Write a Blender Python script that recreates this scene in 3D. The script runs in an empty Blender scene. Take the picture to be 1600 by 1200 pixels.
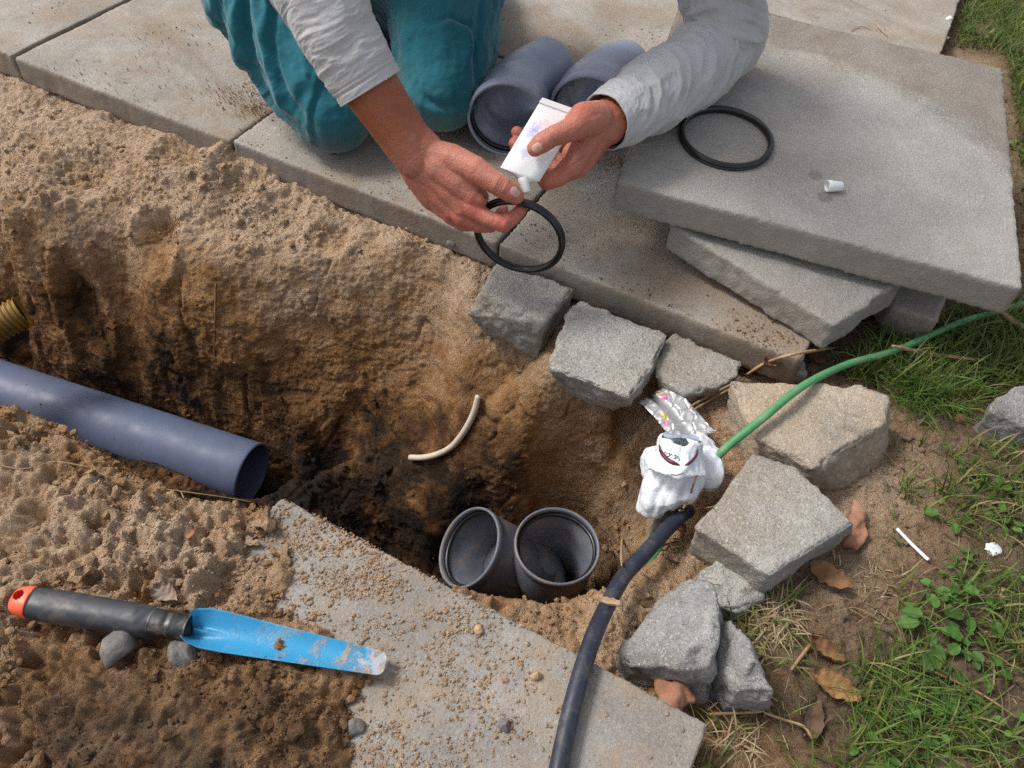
import bpy, bmesh, math, random
import numpy as np
from mathutils import Vector, Matrix
from mathutils.geometry import delaunay_2d_cdt
random.seed(7); RNG = np.random.default_rng(7)
SC = bpy.context.scene; COL = SC.collection
# ---------------------------------------------------------------- camera
PIT, ROL, CH, FPX = math.radians(49.297), math.radians(5.179), 0.7657, 1250.0
_U = np.array([0, math.sin(PIT), math.cos(PIT)]); CF = np.array([0, math.cos(PIT), -math.sin(PIT)]); _R = np.array([1.0, 0, 0])
CR = math.cos(ROL)*_R + math.sin(ROL)*_U; CU = -math.sin(ROL)*_R + math.cos(ROL)*_U
CO = np.array([0, 0, CH])
cam = bpy.data.cameras.new('camera'); camo = bpy.data.objects.new('camera', cam); COL.objects.link(camo)
cam.sensor_width = 36; cam.lens = 36*FPX/1600; cam.clip_start = 0.02; cam.clip_end = 200
camo.matrix_world = Matrix([[CR[i], CU[i], -CF[i], CO[i]] for i in range(3)] + [[0, 0, 0, 1]])
SC.camera = camo
cam.dof.use_dof = False
SC.cycles.use_denoising = False
# ---------------------------------------------------------------- world and sun
SUN_EL, SUN_AZ = math.radians(52), math.radians(-74)      # azimuth measured from +Y, clockwise
W = bpy.data.worlds.new('World'); SC.world = W; W.use_nodes = True
wn = W.node_tree; wn.nodes.clear()
sky = wn.nodes.new('ShaderNodeTexSky'); sky.sky_type = 'NISHITA'; sky.sun_disc = False
sky.sun_elevation = SUN_EL; sky.sun_rotation = SUN_AZ; sky.dust_density = 3.0; sky.air_density = 1.0
hs = wn.nodes.new('ShaderNodeHueSaturation'); hs.inputs['Saturation'].default_value = 0.42
bg = wn.nodes.new('ShaderNodeBackground'); bg.inputs['Strength'].default_value = 0.14
wo = wn.nodes.new('ShaderNodeOutputWorld')
wn.links.new(sky.outputs[0], hs.inputs['Color']); wn.links.new(hs.outputs[0], bg.inputs['Color']); wn.links.new(bg.outputs[0], wo.inputs[0])
sl = bpy.data.lights.new('sun', 'SUN'); sl.energy = 1.9; sl.angle = math.radians(15); sl.color = (1.0, 0.965, 0.915)
so = bpy.data.objects.new('sun', sl); COL.objects.link(so)
sd = Vector((math.sin(SUN_AZ)*math.cos(SUN_EL), math.cos(SUN_AZ)*math.cos(SUN_EL), math.sin(SUN_EL)))
so.rotation_euler = sd.to_track_quat('Z', 'Y').to_euler(); so.location = (0, 0, 5)
SC.view_settings.view_transform = 'Standard'; SC.view_settings.look = 'None'; SC.view_settings.exposure = 0.5; SC.view_settings.gamma = 1.0
# ---------------------------------------------------------------- pixel <-> world
def ray(px, py):
    return CF + (px-800)/FPX*CR - (py-600)/FPX*CU
def G(px, py, z=0.0):
    d = ray(px, py); t = (z-CH)/d[2]; return CO + d*t
def D(px, py, zc):
    return CO + ray(px, py)*zc
def GY(px, py, y):
    d = ray(px, py); return CO + d*(y/d[1])
def PX(P):
    P = np.asarray(P, float)-CO; z = P@CF
    return np.stack([800+FPX*(P@CR)/z, 600-FPX*(P@CU)/z], -1), z
OX, OY, OA = -0.95636, 1.32851, math.radians(-23.743)
GE = np.array([math.cos(OA), math.sin(OA)]); GN = np.array([-math.sin(OA), math.cos(OA)])
def grid(u, v): return np.array([OX, OY]) + .5*u*GE + .5*v*GN
def ungrid(x, y):
    dx, dy = x-OX, y-OY; return (dx*GE[0]+dy*GE[1])*2, (dx*GN[0]+dy*GN[1])*2
# ---------------------------------------------------------------- noise
def _h(ix, iy, iz, s=0):
    n = (ix*73856093) ^ (iy*19349663) ^ (iz*83492791) ^ (s*2654435761)
    n = (n ^ (n >> 13))*1274126177 & 0x7fffffff
    return ((n ^ (n >> 16)) & 0xffff)/65535.0
def vnoise(P, s=0):
    i = np.floor(P).astype(np.int64); f = P-i; f = f*f*f*(f*(f*6-15)+10); o = 0
    for a in (0, 1):
        for b in (0, 1):
            for c in (0, 1):
                w = (f[:, 0] if a else 1-f[:, 0])*(f[:, 1] if b else 1-f[:, 1])*(f[:, 2] if c else 1-f[:, 2])
                o = o + w*_h(i[:, 0]+a, i[:, 1]+b, i[:, 2]+c, s)
    return o*2-1
def fbm(P, sc, octv=4, s=0, gain=.5, ridge=False):
    o = 0; a = 1; t = 0; Q = np.asarray(P)*sc+17.3*(s+1)
    for k in range(octv):
        n = vnoise(Q, s+k)
        if ridge: n = 1-2*np.abs(n)
        o = o+a*n; t += a; a *= gain; Q = Q*2.03+5.1
    return o/t
def worley(P, sc, s=0):
    Q = np.asarray(P)*sc; i = np.floor(Q).astype(np.int64); f1 = np.full(len(Q), 9.); f2 = f1.copy()
    for a in (-1, 0, 1):
        for b in (-1, 0, 1):
            for c in (-1, 0, 1):
                x, y, z = i[:, 0]+a, i[:, 1]+b, i[:, 2]+c
                d = np.sqrt((x+_h(x, y, z, s)-Q[:, 0])**2+(y+_h(x, y, z, s+1)-Q[:, 1])**2+(z+_h(x, y, z, s+2)-Q[:, 2])**2)
                m = d < f1; f2 = np.where(m, f1, np.minimum(f2, d)); f1 = np.where(m, d, f1)
    return f1, f2
def sstep(a, b, x):
    t = np.clip((x-a)/(b-a), 0, 1); return t*t*(3-2*t)
# ---------------------------------------------------------------- object helpers
def props(o, label=None, cat=None, group=None, kind=None):
    if label: o['label'] = label
    if cat: o['category'] = cat
    if group: o['group'] = group
    if kind: o['kind'] = kind
    return o
def mesh_from(name, V, F, smooth=True):
    me = bpy.data.meshes.new(name); V = np.asarray(V, np.float32)
    if isinstance(F, np.ndarray):
        n, k = F.shape; me.vertices.add(len(V)); me.vertices.foreach_set('co', V.ravel())
        me.loops.add(n*k); me.polygons.add(n)
        me.loops.foreach_set('vertex_index', F.ravel().astype(np.int32))
        me.polygons.foreach_set('loop_start', np.arange(0, n*k, k, dtype=np.int32))
        me.polygons.foreach_set('loop_total', np.full(n, k, np.int32))
        me.update(calc_edges=True); me.validate()
    else:
        me.from_pydata(V.tolist(), [], F); me.update()
    me.polygons.foreach_set('use_smooth', np.full(len(me.polygons), smooth))
    return me
def add(name, V, F, mat, parent=None, smooth=True, origin=None, attrs=None):
    V = np.asarray(V, float)
    if parent is not None: org = np.array(parent.matrix_basis.translation) if parent.parent is None else np.array(parent.parent.matrix_basis.translation)
    elif origin is not None: org = np.asarray(origin, float)
    else: org = np.array([(V[:, 0].min()+V[:, 0].max())/2, (V[:, 1].min()+V[:, 1].max())/2, V[:, 2].min()])
    me = mesh_from(name, V-org, F, smooth); o = bpy.data.objects.new(name, me); COL.objects.link(o)
    if parent is not None: o.parent = parent
    else: o.location = org
    for m in (mat if isinstance(mat, (list, tuple)) else [mat]): me.materials.append(m)
    for k, a in (attrs or {}).items():
        a = np.asarray(a, np.float32)
        if a.ndim == 1: at = me.attributes.new(k, 'FLOAT', 'POINT'); at.data.foreach_set('value', a)
        else: at = me.attributes.new(k, 'FLOAT_COLOR', 'POINT'); at.data.foreach_set('color', a.ravel())
    return o
def empty(name, loc, *a, **k):
    o = bpy.data.objects.new(name, None); COL.objects.link(o); o.location = loc; o.empty_display_size = .05
    return props(o, *a, **k)
class MB:
    def __init__(s): s.V = []; s.F = []
    def put(s, V, F):
        n = sum(len(v) for v in s.V); s.V.append(np.asarray(V, float)); s.F += [tuple(int(i)+n for i in f) for f in F]; return s
    def out(s): return np.concatenate(s.V), s.F
def frames(P):
    P = np.asarray(P, float); T = np.gradient(P, axis=0); T /= np.linalg.norm(T, axis=1)[:, None]+1e-12
    a = np.array([0, 0, 1.]) if abs(T[0][2]) < .9 else np.array([1., 0, 0]); N = []
    n = np.cross(T[0], a); n /= np.linalg.norm(n)
    for t in T:
        n = n-t*(n@t); n /= np.linalg.norm(n); N.append(n)
    N = np.array(N); return T, N, np.cross(T, N)
def spline(P, n):
    P = np.asarray(P, float); m = len(P); Q = np.vstack([2*P[0]-P[1], P, 2*P[-1]-P[-2]]); o = []
    for t in np.linspace(0, m-1-1e-9, n):
        i = int(t); f = t-i; a, b, c, d = Q[i], Q[i+1], Q[i+2], Q[i+3]
        o.append(.5*((2*b)+(-a+c)*f+(2*a-5*b+4*c-d)*f*f+(-a+3*b-3*c+d)*f**3))
    return np.array(o)
def sweep(P, R, k=16, caps=True, disp=None):
    """tube along points P with radii R (scalar, n, or n x k)"""
    n = len(P); T, N, B = frames(P); th = np.arange(k)*2*math.pi/k
    R = np.asarray(R, float)
    if R.ndim == 0: R = np.full((n, k), float(R))
    elif R.ndim == 1: R = np.repeat(R[:, None], k, 1)
    if disp is not None: R = R+disp
    V = P[:, None]+R[..., None]*(np.cos(th)[None, :, None]*N[:, None]+np.sin(th)[None, :, None]*B[:, None])
    V = V.reshape(-1, 3); F = []
    for i in range(n-1):
        for j in range(k):
            a = i*k+j; b = i*k+(j+1) % k; F.append((a, b, b+k, a+k))
    if caps: F.append(tuple(range(k-1, -1, -1))); F.append(tuple(range((n-1)*k, n*k)))
    return V, F
def lathe(O, A, prof, k=64, closed=True):
    """revolve profile [(dist along axis, radius)] about axis A at O; closed joins last to first"""
    O = np.asarray(O, float); A = np.asarray(A, float); A = A/np.linalg.norm(A)
    a = np.array([0, 0, 1.]) if abs(A[2]) < .9 else np.array([1., 0, 0]); N = np.cross(A, a); N /= np.linalg.norm(N); B = np.cross(A, N)
    th = np.arange(k)*2*math.pi/k; c = np.cos(th)[:, None]*N+np.sin(th)[:, None]*B
    V = np.concatenate([O+A*d+c*r for d, r in prof]); n = len(prof); F = []
    for i in range(n if closed else n-1):
        i2 = (i+1) % n
        for j in range(k): F.append((i*k+j, i*k+(j+1) % k, i2*k+(j+1) % k, i2*k+j))
    return V, F
def hollow(P, ro, ri, k=48):
    """hollow tube along path with outer and inner radii per point"""
    n = len(P); ro = np.broadcast_to(ro, n); ri = np.broadcast_to(ri, n)
    V1, _ = sweep(P, np.array(ro), k, False); V2, _ = sweep(P, np.array(ri), k, False); F = []
    for i in range(n-1):
        for j in range(k):
            a = i*k+j; b = i*k+(j+1) % k; F.append((a, b, b+k, a+k)); c = n*k
            F.append((c+a, c+a+k, c+b+k, c+b))
    for j in range(k):
        b = (j+1) % k; c = n*k; F.append((j, c+j, c+b, b)); e = (n-1)*k; F.append((e+j, e+b, c+e+b, c+e+j))
    return np.vstack([V1, V2]), F
def remesh(V, F, voxel, smooth=0, fac=.5):
    me = mesh_from('tmp', V, F); o = bpy.data.objects.new('tmp', me); COL.objects.link(o)
    m = o.modifiers.new('r', 'REMESH'); m.mode = 'VOXEL'; m.voxel_size = voxel; m.use_smooth_shade = True
    if smooth: s = o.modifiers.new('s', 'SMOOTH'); s.iterations = smooth; s.factor = fac
    dg = bpy.context.evaluated_depsgraph_get(); ev = o.evaluated_get(dg); em = ev.to_mesh()
    n = len(em.vertices); W_ = np.empty(n*3, np.float32); em.vertices.foreach_get('co', W_)
    NN = np.empty(n*3, np.float32); em.vertices.foreach_get('normal', NN)
    lp = np.empty(len(em.loops), np.int32); em.loops.foreach_get('vertex_index', lp)
    ls = np.empty(len(em.polygons), np.int32); em.polygons.foreach_get('loop_total', ls)
    if len(ls) and (ls == 4).all(): Fo = lp.reshape(-1, 4).copy()
    else:
        Fo = []; i = 0
        for c in ls: Fo.append(tuple(lp[i:i+c])); i += c
    ev.to_mesh_clear(); bpy.data.objects.remove(o); bpy.data.meshes.remove(me)
    return W_.reshape(-1, 3).astype(float), Fo, NN.reshape(-1, 3).astype(float)
def normals(V, F):
    me = mesh_from('tmpn', V, F); N = np.empty(len(V)*3, np.float32); me.vertices.foreach_get('normal', N); bpy.data.meshes.remove(me)
    return N.reshape(-1, 3).astype(float)
def hull(P):
    bm = bmesh.new()
    for p in P: bm.verts.new(p)
    r = bmesh.ops.convex_hull(bm, input=bm.verts)
    bmesh.ops.delete(bm, geom=[v for v in bm.verts if not v.link_faces], context='VERTS')
    bm.verts.index_update(); bmesh.ops.recalc_face_normals(bm, faces=bm.faces)
    V = np.array([v.co[:] for v in bm.verts]); F = [tuple(v.index for v in f.verts) for f in bm.faces]; bm.free(); return V, F
def prism(top, bot):
    n = len(top); V = np.vstack([top, bot]); F = [tuple(range(n)), tuple(range(2*n-1, n-1, -1))]
    F += [(i, i+n, (i+1) % n+n, (i+1) % n) for i in range(n)]; return V, F
def ball(C, r, R=None, k=12, n=8):
    V = [];
    for i in range(n+1):
        a = math.pi*i/n
        for j in range(k): b = 2*math.pi*j/k; V.append((math.sin(a)*math.cos(b), math.sin(a)*math.sin(b), math.cos(a)))
    V = np.array(V)*np.asarray(r)
    if R is not None: V = V@np.asarray(R).T
    F = [(i*k+j, i*k+k+j, i*k+k+(j+1) % k, i*k+(j+1) % k) for i in range(n) for j in range(k)]
    return V+np.asarray(C), F
def limb(mb, pts):
    """chain of (pos, r) as overlapping cones and balls, for a voxel union"""
    for i, (p, r) in enumerate(pts):
        mb.put(*ball(p, r, k=16, n=10))
        if i:
            q, s = pts[i-1]; mb.put(*sweep(np.array([q, p], float), np.array([s, r]), 16, True))
# ---------------------------------------------------------------- materials
class Mt:
    def __init__(s, name, rough=.8, spec=.3):
        s.m = bpy.data.materials.new(name); s.m.use_nodes = True; s.t = s.m.node_tree; s.b = s.t.nodes['Principled BSDF']
        s.b.inputs['Roughness'].default_value = rough; s.b.inputs['Specular IOR Level'].default_value = spec
        tc = s.t.nodes.new('ShaderNodeTexCoord'); s.co = tc.outputs['Object']
    def n(s, t, **k):
        x = s.t.nodes.new('ShaderNode'+t)
        for a, v in k.items(): setattr(x, a, v)
        return x
    def put(s, sock, v):
        if isinstance(v, bpy.types.NodeSocket): s.t.links.new(v, sock)
        elif isinstance(v, (tuple, list)) and len(v) == 3 and sock.type == 'RGBA': sock.default_value = (*v, 1)
        else: sock.default_value = v
    def noise(s, sc, det=4, rough=.55, dist=0, co=None, dim=None):
        x = s.n('TexNoise'); s.put(x.inputs['Vector'], co or s.co); x.inputs['Scale'].default_value = sc; x.inputs['Detail'].default_value = det
        x.inputs['Roughness'].default_value = rough; x.inputs['Distortion'].default_value = dist; return x.outputs['Fac']
    def vor(s, sc, feat='F1', out='Distance', co=None, rnd=1):
        x = s.n('TexVoronoi', feature=feat); s.put(x.inputs['Vector'], co or s.co); x.inputs['Scale'].default_value = sc; x.inputs['Randomness'].default_value = rnd
        return x.outputs[out]
    def mr(s, v, a, b, c=0., d=1., smooth=False):
        x = s.n('MapRange', interpolation_type='SMOOTHSTEP' if smooth else 'LINEAR'); s.put(x.inputs[0], v)
        for i, q in enumerate((a, b, c, d)): x.inputs[i+1].default_value = q
        return x.outputs[0]
    def math(s, op, a, b=0.):
        x = s.n('Math', operation=op); s.put(x.inputs[0], a); s.put(x.inputs[1], b); return x.outputs[0]
    def mix(s, f, a, b, bt='MIX'):
        x = s.n('Mix', data_type='RGBA', blend_type=bt); s.put(x.inputs[0], f); s.put(x.inputs[6], a); s.put(x.inputs[7], b); return x.outputs[2]
    def ramp(s, v, st):
        x = s.n('ValToRGB'); s.put(x.inputs[0], v); e = x.color_ramp.elements
        while len(e) < len(st): e.new(.5)
        for i, (p, c) in enumerate(st): e[i].position = p; e[i].color = (*c, 1)
        return x.outputs[0]
    def attr(s, n, o='Fac'): x = s.n('Attribute', attribute_name=n); return x.outputs[o]
    def col(s, v): s.put(s.b.inputs['Base Color'], v); return s
    def rgh(s, v): s.put(s.b.inputs['Roughness'], v); return s
    def bump(s, hts):
        prev = None
        for h, st, d in hts:
            x = s.n('Bump'); s.put(x.inputs['Height'], h); x.inputs['Strength'].default_value = st; x.inputs['Distance'].default_value = d
            if prev is not None: s.t.links.new(prev, x.inputs['Normal'])
            prev = x.outputs[0]
        s.t.links.new(prev, s.b.inputs['Normal']); return s
    def mapping(s, scale=(1, 1, 1), rot=(0, 0, 0), loc=(0, 0, 0)):
        x = s.n('Mapping'); s.put(x.inputs['Vector'], s.co); x.inputs['Scale'].default_value = scale; x.inputs['Rotation'].default_value = rot; x.inputs['Location'].default_value = loc; return x.outputs[0]
M = {}
def m_sand():
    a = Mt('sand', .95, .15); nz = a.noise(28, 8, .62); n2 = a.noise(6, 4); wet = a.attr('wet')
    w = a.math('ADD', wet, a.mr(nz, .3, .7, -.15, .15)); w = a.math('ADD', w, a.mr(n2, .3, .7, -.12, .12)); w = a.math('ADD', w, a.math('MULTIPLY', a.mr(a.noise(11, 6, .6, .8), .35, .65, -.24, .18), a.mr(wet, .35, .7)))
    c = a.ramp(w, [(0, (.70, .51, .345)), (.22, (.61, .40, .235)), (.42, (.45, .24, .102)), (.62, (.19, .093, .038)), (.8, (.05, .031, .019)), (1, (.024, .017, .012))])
    so_ = a.ramp(a.noise(40, 7, .65), [(.25, (.055, .038, .026)), (.5, (.17, .12, .08)), (.75, (.30, .22, .15))])
    c = a.mix(a.math('MULTIPLY', a.attr('soil'), a.mr(n2, .3, .6, .7, 1)), c, so_)
    rust = a.mr(a.noise(14, 5, .6, .5), .57, .68); c = a.mix(a.math('MULTIPLY', a.math('MULTIPLY', rust, a.mr(wet, .45, .7)), .7), c, (.19, .08, .03))
    gr = a.vor(900, out='Color'); sep = a.n('SeparateColor'); a.put(sep.inputs[0], gr)
    c = a.mix(a.mr(sep.outputs[0], .0, 1, 0, .32), c, (.03, .02, .015)); c = a.mix(a.mr(a.noise(260, 5, .8), .5, .7, 0, .38), c, (.12, .07, .038)); c = a.mix(a.mr(a.noise(48, 6, .75), .6, .72, 0, .22), c, (.16, .10, .06)); c = a.mix(a.math('MULTIPLY', a.mr(sep.outputs[1], .93, 1, 0, .3), a.mr(wet, .3, .7, 1, .08)), c, (.7, .6, .48))
    a.col(c); a.rgh(a.mr(wet, .3, .9, .97, .82))
    a.bump([(a.noise(85, 7, .75), .85, .006), (a.noise(230, 4, .8), 1., .0045), (a.noise(800, 3, .7), 1., .0018)]); return a.m
M['sand'] = m_sand()
def m_concrete(name, c1=(.26, .245, .22), c2=(.40, .375, .335), dirt_and_crease=(.24, .17, .11), amt=.35, agg=.2, seed=0., bump=1., sandy=0., side=0.):
    a = Mt(name, .9, .25); a.co = a.mapping(loc=(seed, seed*1.7, seed*.3))
    c = a.mix(a.mr(a.noise(7, 6, .6), .36, .64), c1, c2); c = a.mix(a.mr(a.noise(90, 5, .7), .35, .7, 0, .4), c, (.17, .15, .125)); c = a.mix(a.mr(a.noise(2.6, 7, .62, 1.2), .5, .66, 0, .4, True), c, tuple(x*1.22 for x in c2)); c = a.mix(a.mr(a.noise(3.3, 8, .7, .8), .52, .68, 0, .68, True), c, (.18, .135, .098)); c = a.mix(a.mr(a.vor(95), .0, .16, .55, 0), c, (.10, .085, .07))
    c = a.mix(a.math('MULTIPLY', a.mr(a.noise(4.5, 6, .62, .6), .42, .68, 0, 1, True), amt), c, dirt_and_crease)
    c = a.mix(a.mr(a.noise(320, 3, .8), .5, .8, 0, .5), c, (.5, .48, .44))
    v = a.vor(520, out='Color'); sp = a.n('SeparateColor'); a.put(sp.inputs[0], v)
    c = a.mix(a.mr(sp.outputs[0], .8, 1, 0, agg*1.1), c, (.09, .085, .08)); c = a.mix(a.mr(sp.outputs[1], .86, 1, 0, agg*1.2), c, (.62, .6, .56))
    if sandy: c = a.mix(a.math('MULTIPLY', a.mr(a.noise(16, 7, .7, .3), .47, .6), sandy), c, (.33, .235, .15))
    c = a.mix(a.mr(a.noise(11, 8, .75, 1.5), .60, .70, 0, .5), c, (.12, .09, .065))
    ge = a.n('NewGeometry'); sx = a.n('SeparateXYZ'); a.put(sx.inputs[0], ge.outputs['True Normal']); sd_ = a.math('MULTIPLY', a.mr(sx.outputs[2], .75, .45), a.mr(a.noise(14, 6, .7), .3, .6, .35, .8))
    if side: c = a.mix(a.math('MULTIPLY', sd_, side), c, (.15, .105, .07))  # steep faces darkened: soil stain plus their shade put into the colour
    a.col(c); a.bump([(a.noise(35, 6, .65), .35*bump, .004), (a.noise(330, 4, .75), .75*bump, .0014), (a.vor(240), .35*bump, .001)]); return a.m
for i in range(4):
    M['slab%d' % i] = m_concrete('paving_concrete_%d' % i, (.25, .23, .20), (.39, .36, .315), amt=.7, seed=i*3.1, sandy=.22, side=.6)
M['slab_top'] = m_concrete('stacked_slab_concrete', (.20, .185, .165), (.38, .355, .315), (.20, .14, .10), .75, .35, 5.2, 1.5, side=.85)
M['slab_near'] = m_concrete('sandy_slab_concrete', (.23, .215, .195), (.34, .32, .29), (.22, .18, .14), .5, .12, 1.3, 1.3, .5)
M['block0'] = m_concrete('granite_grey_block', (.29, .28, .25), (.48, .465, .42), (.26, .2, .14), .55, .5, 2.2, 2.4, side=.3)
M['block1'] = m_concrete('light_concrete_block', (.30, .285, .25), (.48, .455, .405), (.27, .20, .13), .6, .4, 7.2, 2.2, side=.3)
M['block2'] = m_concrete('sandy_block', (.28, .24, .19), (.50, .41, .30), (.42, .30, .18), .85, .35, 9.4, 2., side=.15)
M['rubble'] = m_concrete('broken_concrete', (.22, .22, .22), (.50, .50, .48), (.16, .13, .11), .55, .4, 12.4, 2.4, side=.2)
def plain(name, c, rough=.5, spec=.5, var=.12, sc=20, b=None, metal=0, dust=None):
    a = Mt(name, rough, spec); d = tuple(x*(1-var) for x in c); e = tuple(min(1, x*(1+var)) for x in c)
    k = a.mix(a.mr(a.noise(sc, 5, .6), .3, .7), d, e)
    if dust: k = a.mix(a.mr(a.noise(dust[1], 6, .7, .4), .5, .72, 0, dust[2]), k, dust[0])
    a.col(k); a.rgh(a.mr(a.noise(sc*3, 4), .3, .7, max(0, rough-.1), min(1, rough+.12))); a.b.inputs['Metallic'].default_value = metal
    if b: a.bump([(a.noise(b[0], 4, .65), b[1], b[2])])
    return a.m
SD = (.36, .27, .18)
M['pvc_blue'] = plain('blue_grey_pvc', (.105, .13, .205), .5, .3, .05, 8, (220, .05, .001), dust=(SD, 40, .12))
M['pvc_grey'] = plain('grey_pvc', (.27, .30, .39), .38, .5, .08, 14, (260, .06, .001), dust=(SD, 25, .4))
M['pvc_dark'] = plain('dark_grey_pvc', (.14, .15, .18), .42, .5, .1, 14, (260, .06, .001), dust=(SD, 30, .55))
M['rubber'] = plain('black_rubber', (.012, .012, .013), .33, .5, .2, 40, (300, .08, .0006))
M['hose_green'] = plain('green_hose_plastic', (.075, .27, .11), .5, .4, .15, 30, (400, .1, .0005), dust=(SD, 40, .5))
M['conduit'] = plain('dark_blue_conduit', (.022, .026, .042), .45, .4, .2, 30, (300, .1, .0006), dust=((.2, .17, .14), 40, .35))
M['white'] = plain('white_plastic', (.80, .80, .79), .35, .5, .02, 30)
M['stickw'] = plain('dirty_white_cable', (.58, .50, .40), .6, .3, .15, 60, (300, .2, .001), dust=(SD, 60, .6))
M['yellow'] = plain('yellow_corrugated_plastic', (.27, .15, .018), .5, .4, .15, 40, dust=((.2, .13, .07), 30, .8))
M['orange'] = plain('orange_plastic', (.75, .10, .035), .42, .5, .05, 20, dust=(SD, 60, .35))
M['grip'] = plain('dark_grey_rubber_grip', (.028, .031, .038), .45, .45, .12, 30, (260, .12, .0006), dust=(SD, 45, .2))
M['ferrule'] = plain('black_ferrule', (.014, .015, .017), .38, .5, .15, 30, dust=(SD, 60, .4))
M['leafbrown'] = plain('dead_leaf', (.19, .10, .048), .75, .25, .45, 60, (160, .6, .003))
M['clay'] = plain('red_clay', (.33, .16, .10), .9, .2, .25, 30, (200, .5, .002), dust=(SD, 40, .6))
M['straw'] = plain('dry_straw', (.38, .25, .14), .75, .25, .3, 80)
M['root'] = plain('root_fibre', (.30, .19, .10), .8, .2, .3, 80)
M['wood'] = plain('wood_chip', (.42, .29, .17), .8, .2, .25, 60, (200, .4, .002))
M['stone'] = plain('grey_stone', (.16, .15, .14), .85, .3, .3, 60, (180, .6, .003), dust=(SD, 60, .8))
M['post'] = plain('weathered_stake', (.16, .15, .12), .85, .3, .35, 40, (180, .5, .002), dust=(SD, 60, .6))
# ---------------------------------------------------------------- ground relief
CP = []      # x, y, z, wet, soil
def cp(px, py, z, w=0., s=0.): p = G(px, py, z); CP.append((p[0], p[1], z, w, s))
def cw(x, y, z, w=0., s=0.): CP.append((x, y, z, w, s))
def column(rim, pts):
    p = G(*rim[:3]); CP.append((*p[:2], rim[2], rim[3], 0))
    for px, py, dy, w in pts:
        q = GY(px, py, p[1]-dy); CP.append((q[0], q[1], q[2], w, 0))
    q = CP[-1]; return q
for a in [(-200, 60, -.05), (0, 135, -.05), (30, 140, -.046), (150, 185, -.035), (250, 212, -.028), (350, 245, -.022), (450, 285, -.03), (560, 335, -.04), (640, 372, -.04), (720, 407, -.045), (760, 425, -.05)]: cp(*a)
for a in [(-200, 200, -.07), (0, 225, -.07), (120, 245, -.062), (250, 290, -.068), (380, 322, -.062), (500, 350, -.055), (620, 390, -.05), (60, 180, -.055), (190, 320, -.085), (440, 350, -.068)]: cp(*a, .06)
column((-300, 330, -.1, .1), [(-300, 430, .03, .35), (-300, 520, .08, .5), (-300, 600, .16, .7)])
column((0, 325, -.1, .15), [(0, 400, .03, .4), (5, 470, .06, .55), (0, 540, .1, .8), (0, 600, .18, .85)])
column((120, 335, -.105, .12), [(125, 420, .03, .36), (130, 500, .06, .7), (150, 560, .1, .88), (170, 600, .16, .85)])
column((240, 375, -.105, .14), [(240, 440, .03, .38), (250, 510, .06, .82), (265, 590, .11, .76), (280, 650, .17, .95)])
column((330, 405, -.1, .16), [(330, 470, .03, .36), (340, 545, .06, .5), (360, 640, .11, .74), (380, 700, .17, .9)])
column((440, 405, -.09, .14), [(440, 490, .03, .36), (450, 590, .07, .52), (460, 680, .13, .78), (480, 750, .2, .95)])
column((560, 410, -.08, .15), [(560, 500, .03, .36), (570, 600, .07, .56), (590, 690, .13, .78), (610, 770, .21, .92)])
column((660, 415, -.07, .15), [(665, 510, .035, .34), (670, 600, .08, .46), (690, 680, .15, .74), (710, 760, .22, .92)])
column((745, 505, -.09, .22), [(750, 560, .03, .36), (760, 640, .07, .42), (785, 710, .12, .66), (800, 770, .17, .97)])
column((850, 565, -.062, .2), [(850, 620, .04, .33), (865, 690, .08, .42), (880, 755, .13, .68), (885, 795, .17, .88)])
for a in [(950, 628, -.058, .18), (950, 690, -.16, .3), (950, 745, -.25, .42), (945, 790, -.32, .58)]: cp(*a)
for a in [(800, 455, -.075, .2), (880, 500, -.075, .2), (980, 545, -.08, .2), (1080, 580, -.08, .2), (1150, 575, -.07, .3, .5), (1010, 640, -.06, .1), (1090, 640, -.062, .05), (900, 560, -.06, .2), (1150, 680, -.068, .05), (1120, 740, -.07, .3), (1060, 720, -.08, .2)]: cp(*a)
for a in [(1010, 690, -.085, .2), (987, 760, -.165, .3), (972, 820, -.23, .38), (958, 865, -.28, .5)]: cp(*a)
# near rim of the pit, and the ground between pit and slabs
rim = [(640, 868, -.07, .4), (700, 890, -.075, .35), (760, 925, -.07, .3), (850, 940, -.07, .3), (930, 935, -.075, .25), (975, 905, -.08, .25), (1010, 860, -.085, .3)]
for a in rim: cp(*a)
for px, py, z, w in rim[:6]:
    p = G(px, py, z); dx = -.02 if px > 900 else .0
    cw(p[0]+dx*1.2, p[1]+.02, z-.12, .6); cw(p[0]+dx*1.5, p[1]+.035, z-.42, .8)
for a in [(960, 960, -.06, .12), (1040, 930, -.055, .08), (1090, 880, -.06, .06), (1100, 830, -.075, .15), (880, 985, -.06, .2), (760, 945, -.06, .3), (950, 1010, -.06, .15), (1050, 1010, -.07, .2), (1000, 1060, -.07, .3), (1080, 1110, -.08, .5, .3)]: cp(*a)
# pit and trench floor
for x, y, z in [(.0, .62, -.56), (.07, .6, -.56), (.07, .52, -.54), (-.05, .58, -.55), (-.12, .66, -.55), (-.2, .7, -.54), (-.35, .78, -.53), (-.5, .84, -.52), (-.7, .9, -.52), (-.95, 1.0, -.52), (-1.3, 1.1, -.5), (-.06, .5, -.5), (.0, .49, -.52)]: cw(x, y, z, .9)
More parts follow.
